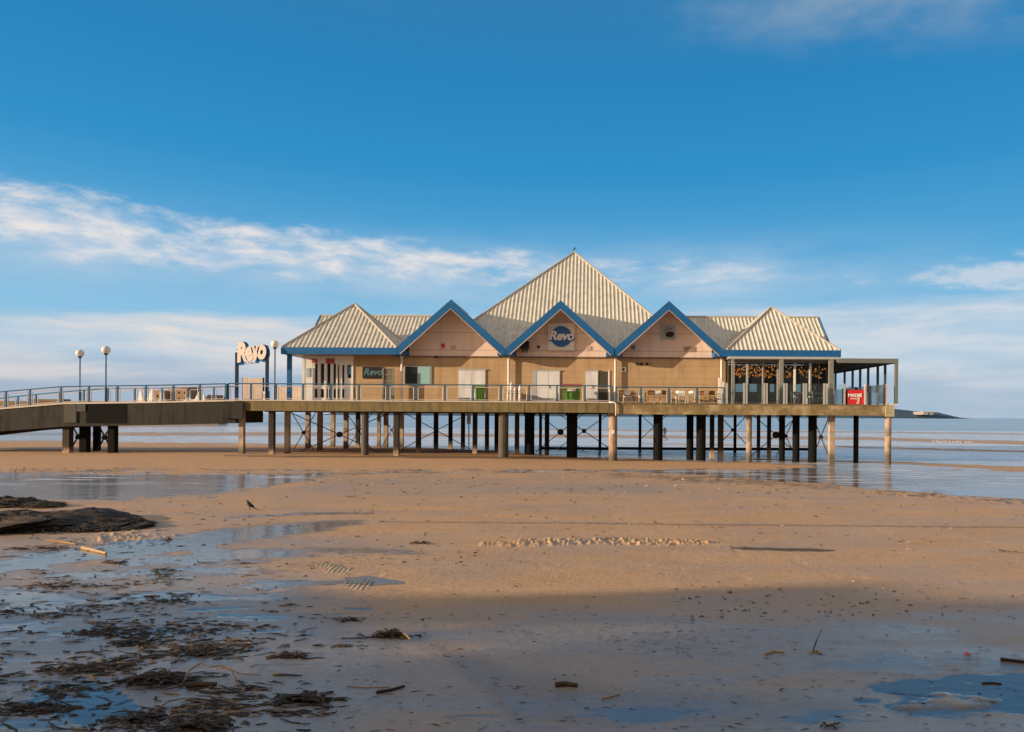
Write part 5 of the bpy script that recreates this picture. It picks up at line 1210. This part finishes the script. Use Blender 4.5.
# 1: streaky band, thick at the left and thinning to the right
b1 = nt.m('DIVIDE', dele(lineel(-38, 12.2, 22, 10.6)), nt.lin(azd, -36, 5, 1.0, .55)); env1 = nt.m('MULTIPLY', nt.ss(b1, 2.8, 0.4), nt.ss(b1, -3.6, -.6))
env1 = nt.m('MULTIPLY', env1, nt.lin(azd, -22, 12, 1.0, .42)); env1 = nt.m('MULTIPLY', env1, nt.ss(azd, 30, 14))
t1 = nt.m('ADD', nt.m('MULTIPLY', fA, .42), nt.m('MULTIPLY', fB, .58))
c1_ = nt.m('MULTIPLY', nt.ss(nt.m('ADD', t1, nt.m('MULTIPLY', env1, .24)), .545, .84), nt.ss(env1, .02, .35))
# 2: low bank across the horizon, its soft top near 8 degrees
top2 = nt.m('ADD', nt.lin(azd, -38, 5, 6.2, 8.4), nt.m('MULTIPLY', nt.m('SUBTRACT', fC, .5), 3.0))
c2_ = nt.m('MULTIPLY', nt.ss(nt.m('SUBTRACT', top2, eld), -.4, 1.3), nt.lin(nt.m('ADD', nt.m('MULTIPLY', fC, .6), nt.m('MULTIPLY', fB, .4)), .38, .60, .35, .95))
c2_ = nt.m('MULTIPLY', c2_, nt.m('SUBTRACT', 1, nt.m('MULTIPLY', gauss(azd, -4, 7), .35)))
# 3: high grey wisps at the top right and top left
env3 = nt.m('MULTIPLY', nt.ss(nt.m('ADD', eld, nt.m('MULTIPLY', azd, .10)), 25.5, 30), nt.m('ADD', nt.ss(azd, 0, 18), nt.m('MULTIPLY', gauss(azd, -18, 5), .9)))
c3_ = nt.m('MULTIPLY', nt.ss(nt.m('ADD', fA, nt.m('MULTIPLY', env3, .20)), .40, .80), nt.m('MULTIPLY', env3, .75))
# 4: wisp by the right edge
env4 = nt.m('MULTIPLY', nt.ss(azd, 21, 29), gauss(eld, 9.7, 1.1)); c4_ = nt.m('MULTIPLY', nt.ss(nt.m('ADD', fB, nt.m('MULTIPLY', env4, .35)), .55, .85), .75)
c4_ = nt.m('MULTIPLY', c4_, nt.ss(env4, .05, .4))
# 5: slate band just above the horizon, heavier at the left
e5 = nt.m('MULTIPLY', nt.ss(nt.m('ADD', eld, nt.m('MULTIPLY', nt.m('SUBTRACT', fC, .5), 5)), 4.2, 1.9), nt.lin(azd, -38, 30, .85, .45))
c6_ = nt.m('MULTIPLY', nt.m('MULTIPLY', gauss(eld, 10.4, 2.3), nt.ss(azd, 34, 8)), nt.lin(nt.m('ADD', nt.m('MULTIPLY', fA, .5), nt.m('MULTIPLY', fC, .5)), .38, .62, .25, 1.0))
col1 = nt.mix(nt.lin(fB, .4, .65), (.52, .62, .74), (.86, .80, .76))
col2 = nt.mix(nt.lin(azd, -30, 25), nt.mix(nt.lin(fC, .4, .6), (.60, .66, .74), (.78, .73, .70)), nt.mix(nt.lin(fC, .4, .6), (.50, .61, .72), (.63, .69, .76)))
c = nt.mix(c3_, base, (.25, .37, .50)); c = nt.mix(nt.m('MULTIPLY', c6_, .8), c, (.52, .64, .76)); c = nt.mix(c2_, c, col2); c = nt.mix(nt.m('MULTIPLY', c1_, .88), c, col1); c = nt.mix(c4_, c, (.64, .70, .77)); c = nt.mix(nt.m('MULTIPLY', e5, .85), c, (.30, .41, .56))
c = nt.mix(nt.m('MULTIPLY', gauss(eld, 3.2, .6), nt.m('MULTIPLY', nt.ss(fA, .5, .62), .5)), c, (.66, .64, .66))
# sky round the sun, behind the viewpoint: unseen warm haze and glow added as fill
hz = nt.m('MULTIPLY', nt.ss(dy, .30, -.35), nt.lin(eld, 0, 65, 1.0, .25))
c = nt.mix(hz, c, (.50, .42, .36))
sd = nt.new('ShaderNodeVectorMath', operation='DOT_PRODUCT'); nt.l.new(D, sd.inputs[0]); sd.inputs[1].default_value = tuple(SUN)
glow = nt.ss(sd.outputs['Value'], .45, 1.0)
c = nt.mix(nt.m('MULTIPLY', glow, .9), c, (1.6, 1.15, .75))
out = nt.mix(1.0, c, (10, 10, 10), 'MULTIPLY'); nt.put(bg.inputs['Color'], out)

sl = bpy.data.lights.new('sun', 'SUN'); sl.energy = 6.0; sl.angle = math.radians(.4); sl.color = (1, .80, .57)
so = bpy.data.objects.new('sun', sl); COL.objects.link(so); so.rotation_euler = SUN.to_track_quat('Z', 'Y').to_euler(); so.location = (-40, -40, 60)
cam = bpy.data.cameras.new('camera'); co = bpy.data.objects.new('camera', cam); COL.objects.link(co)
co.matrix_world = Matrix.Translation((0, 0, H)) @ Matrix.Rotation(math.pi / 2, 4, 'X') @ Matrix.Rotation(ROLL, 4, 'Z')
cam.sensor_width = 36; cam.lens = F * 36 / 1024; cam.shift_x = (512 - PPX) / 1024; cam.shift_y = (PPY - 366) / 1024; cam.clip_end = 30000; cam.clip_start = .1
S.camera = co
S.view_settings.view_transform = 'Standard'; S.view_settings.look = 'None'; S.view_settings.exposure = 0; S.view_settings.gamma = 1
S.render.resolution_x = 1024; S.render.resolution_y = 732
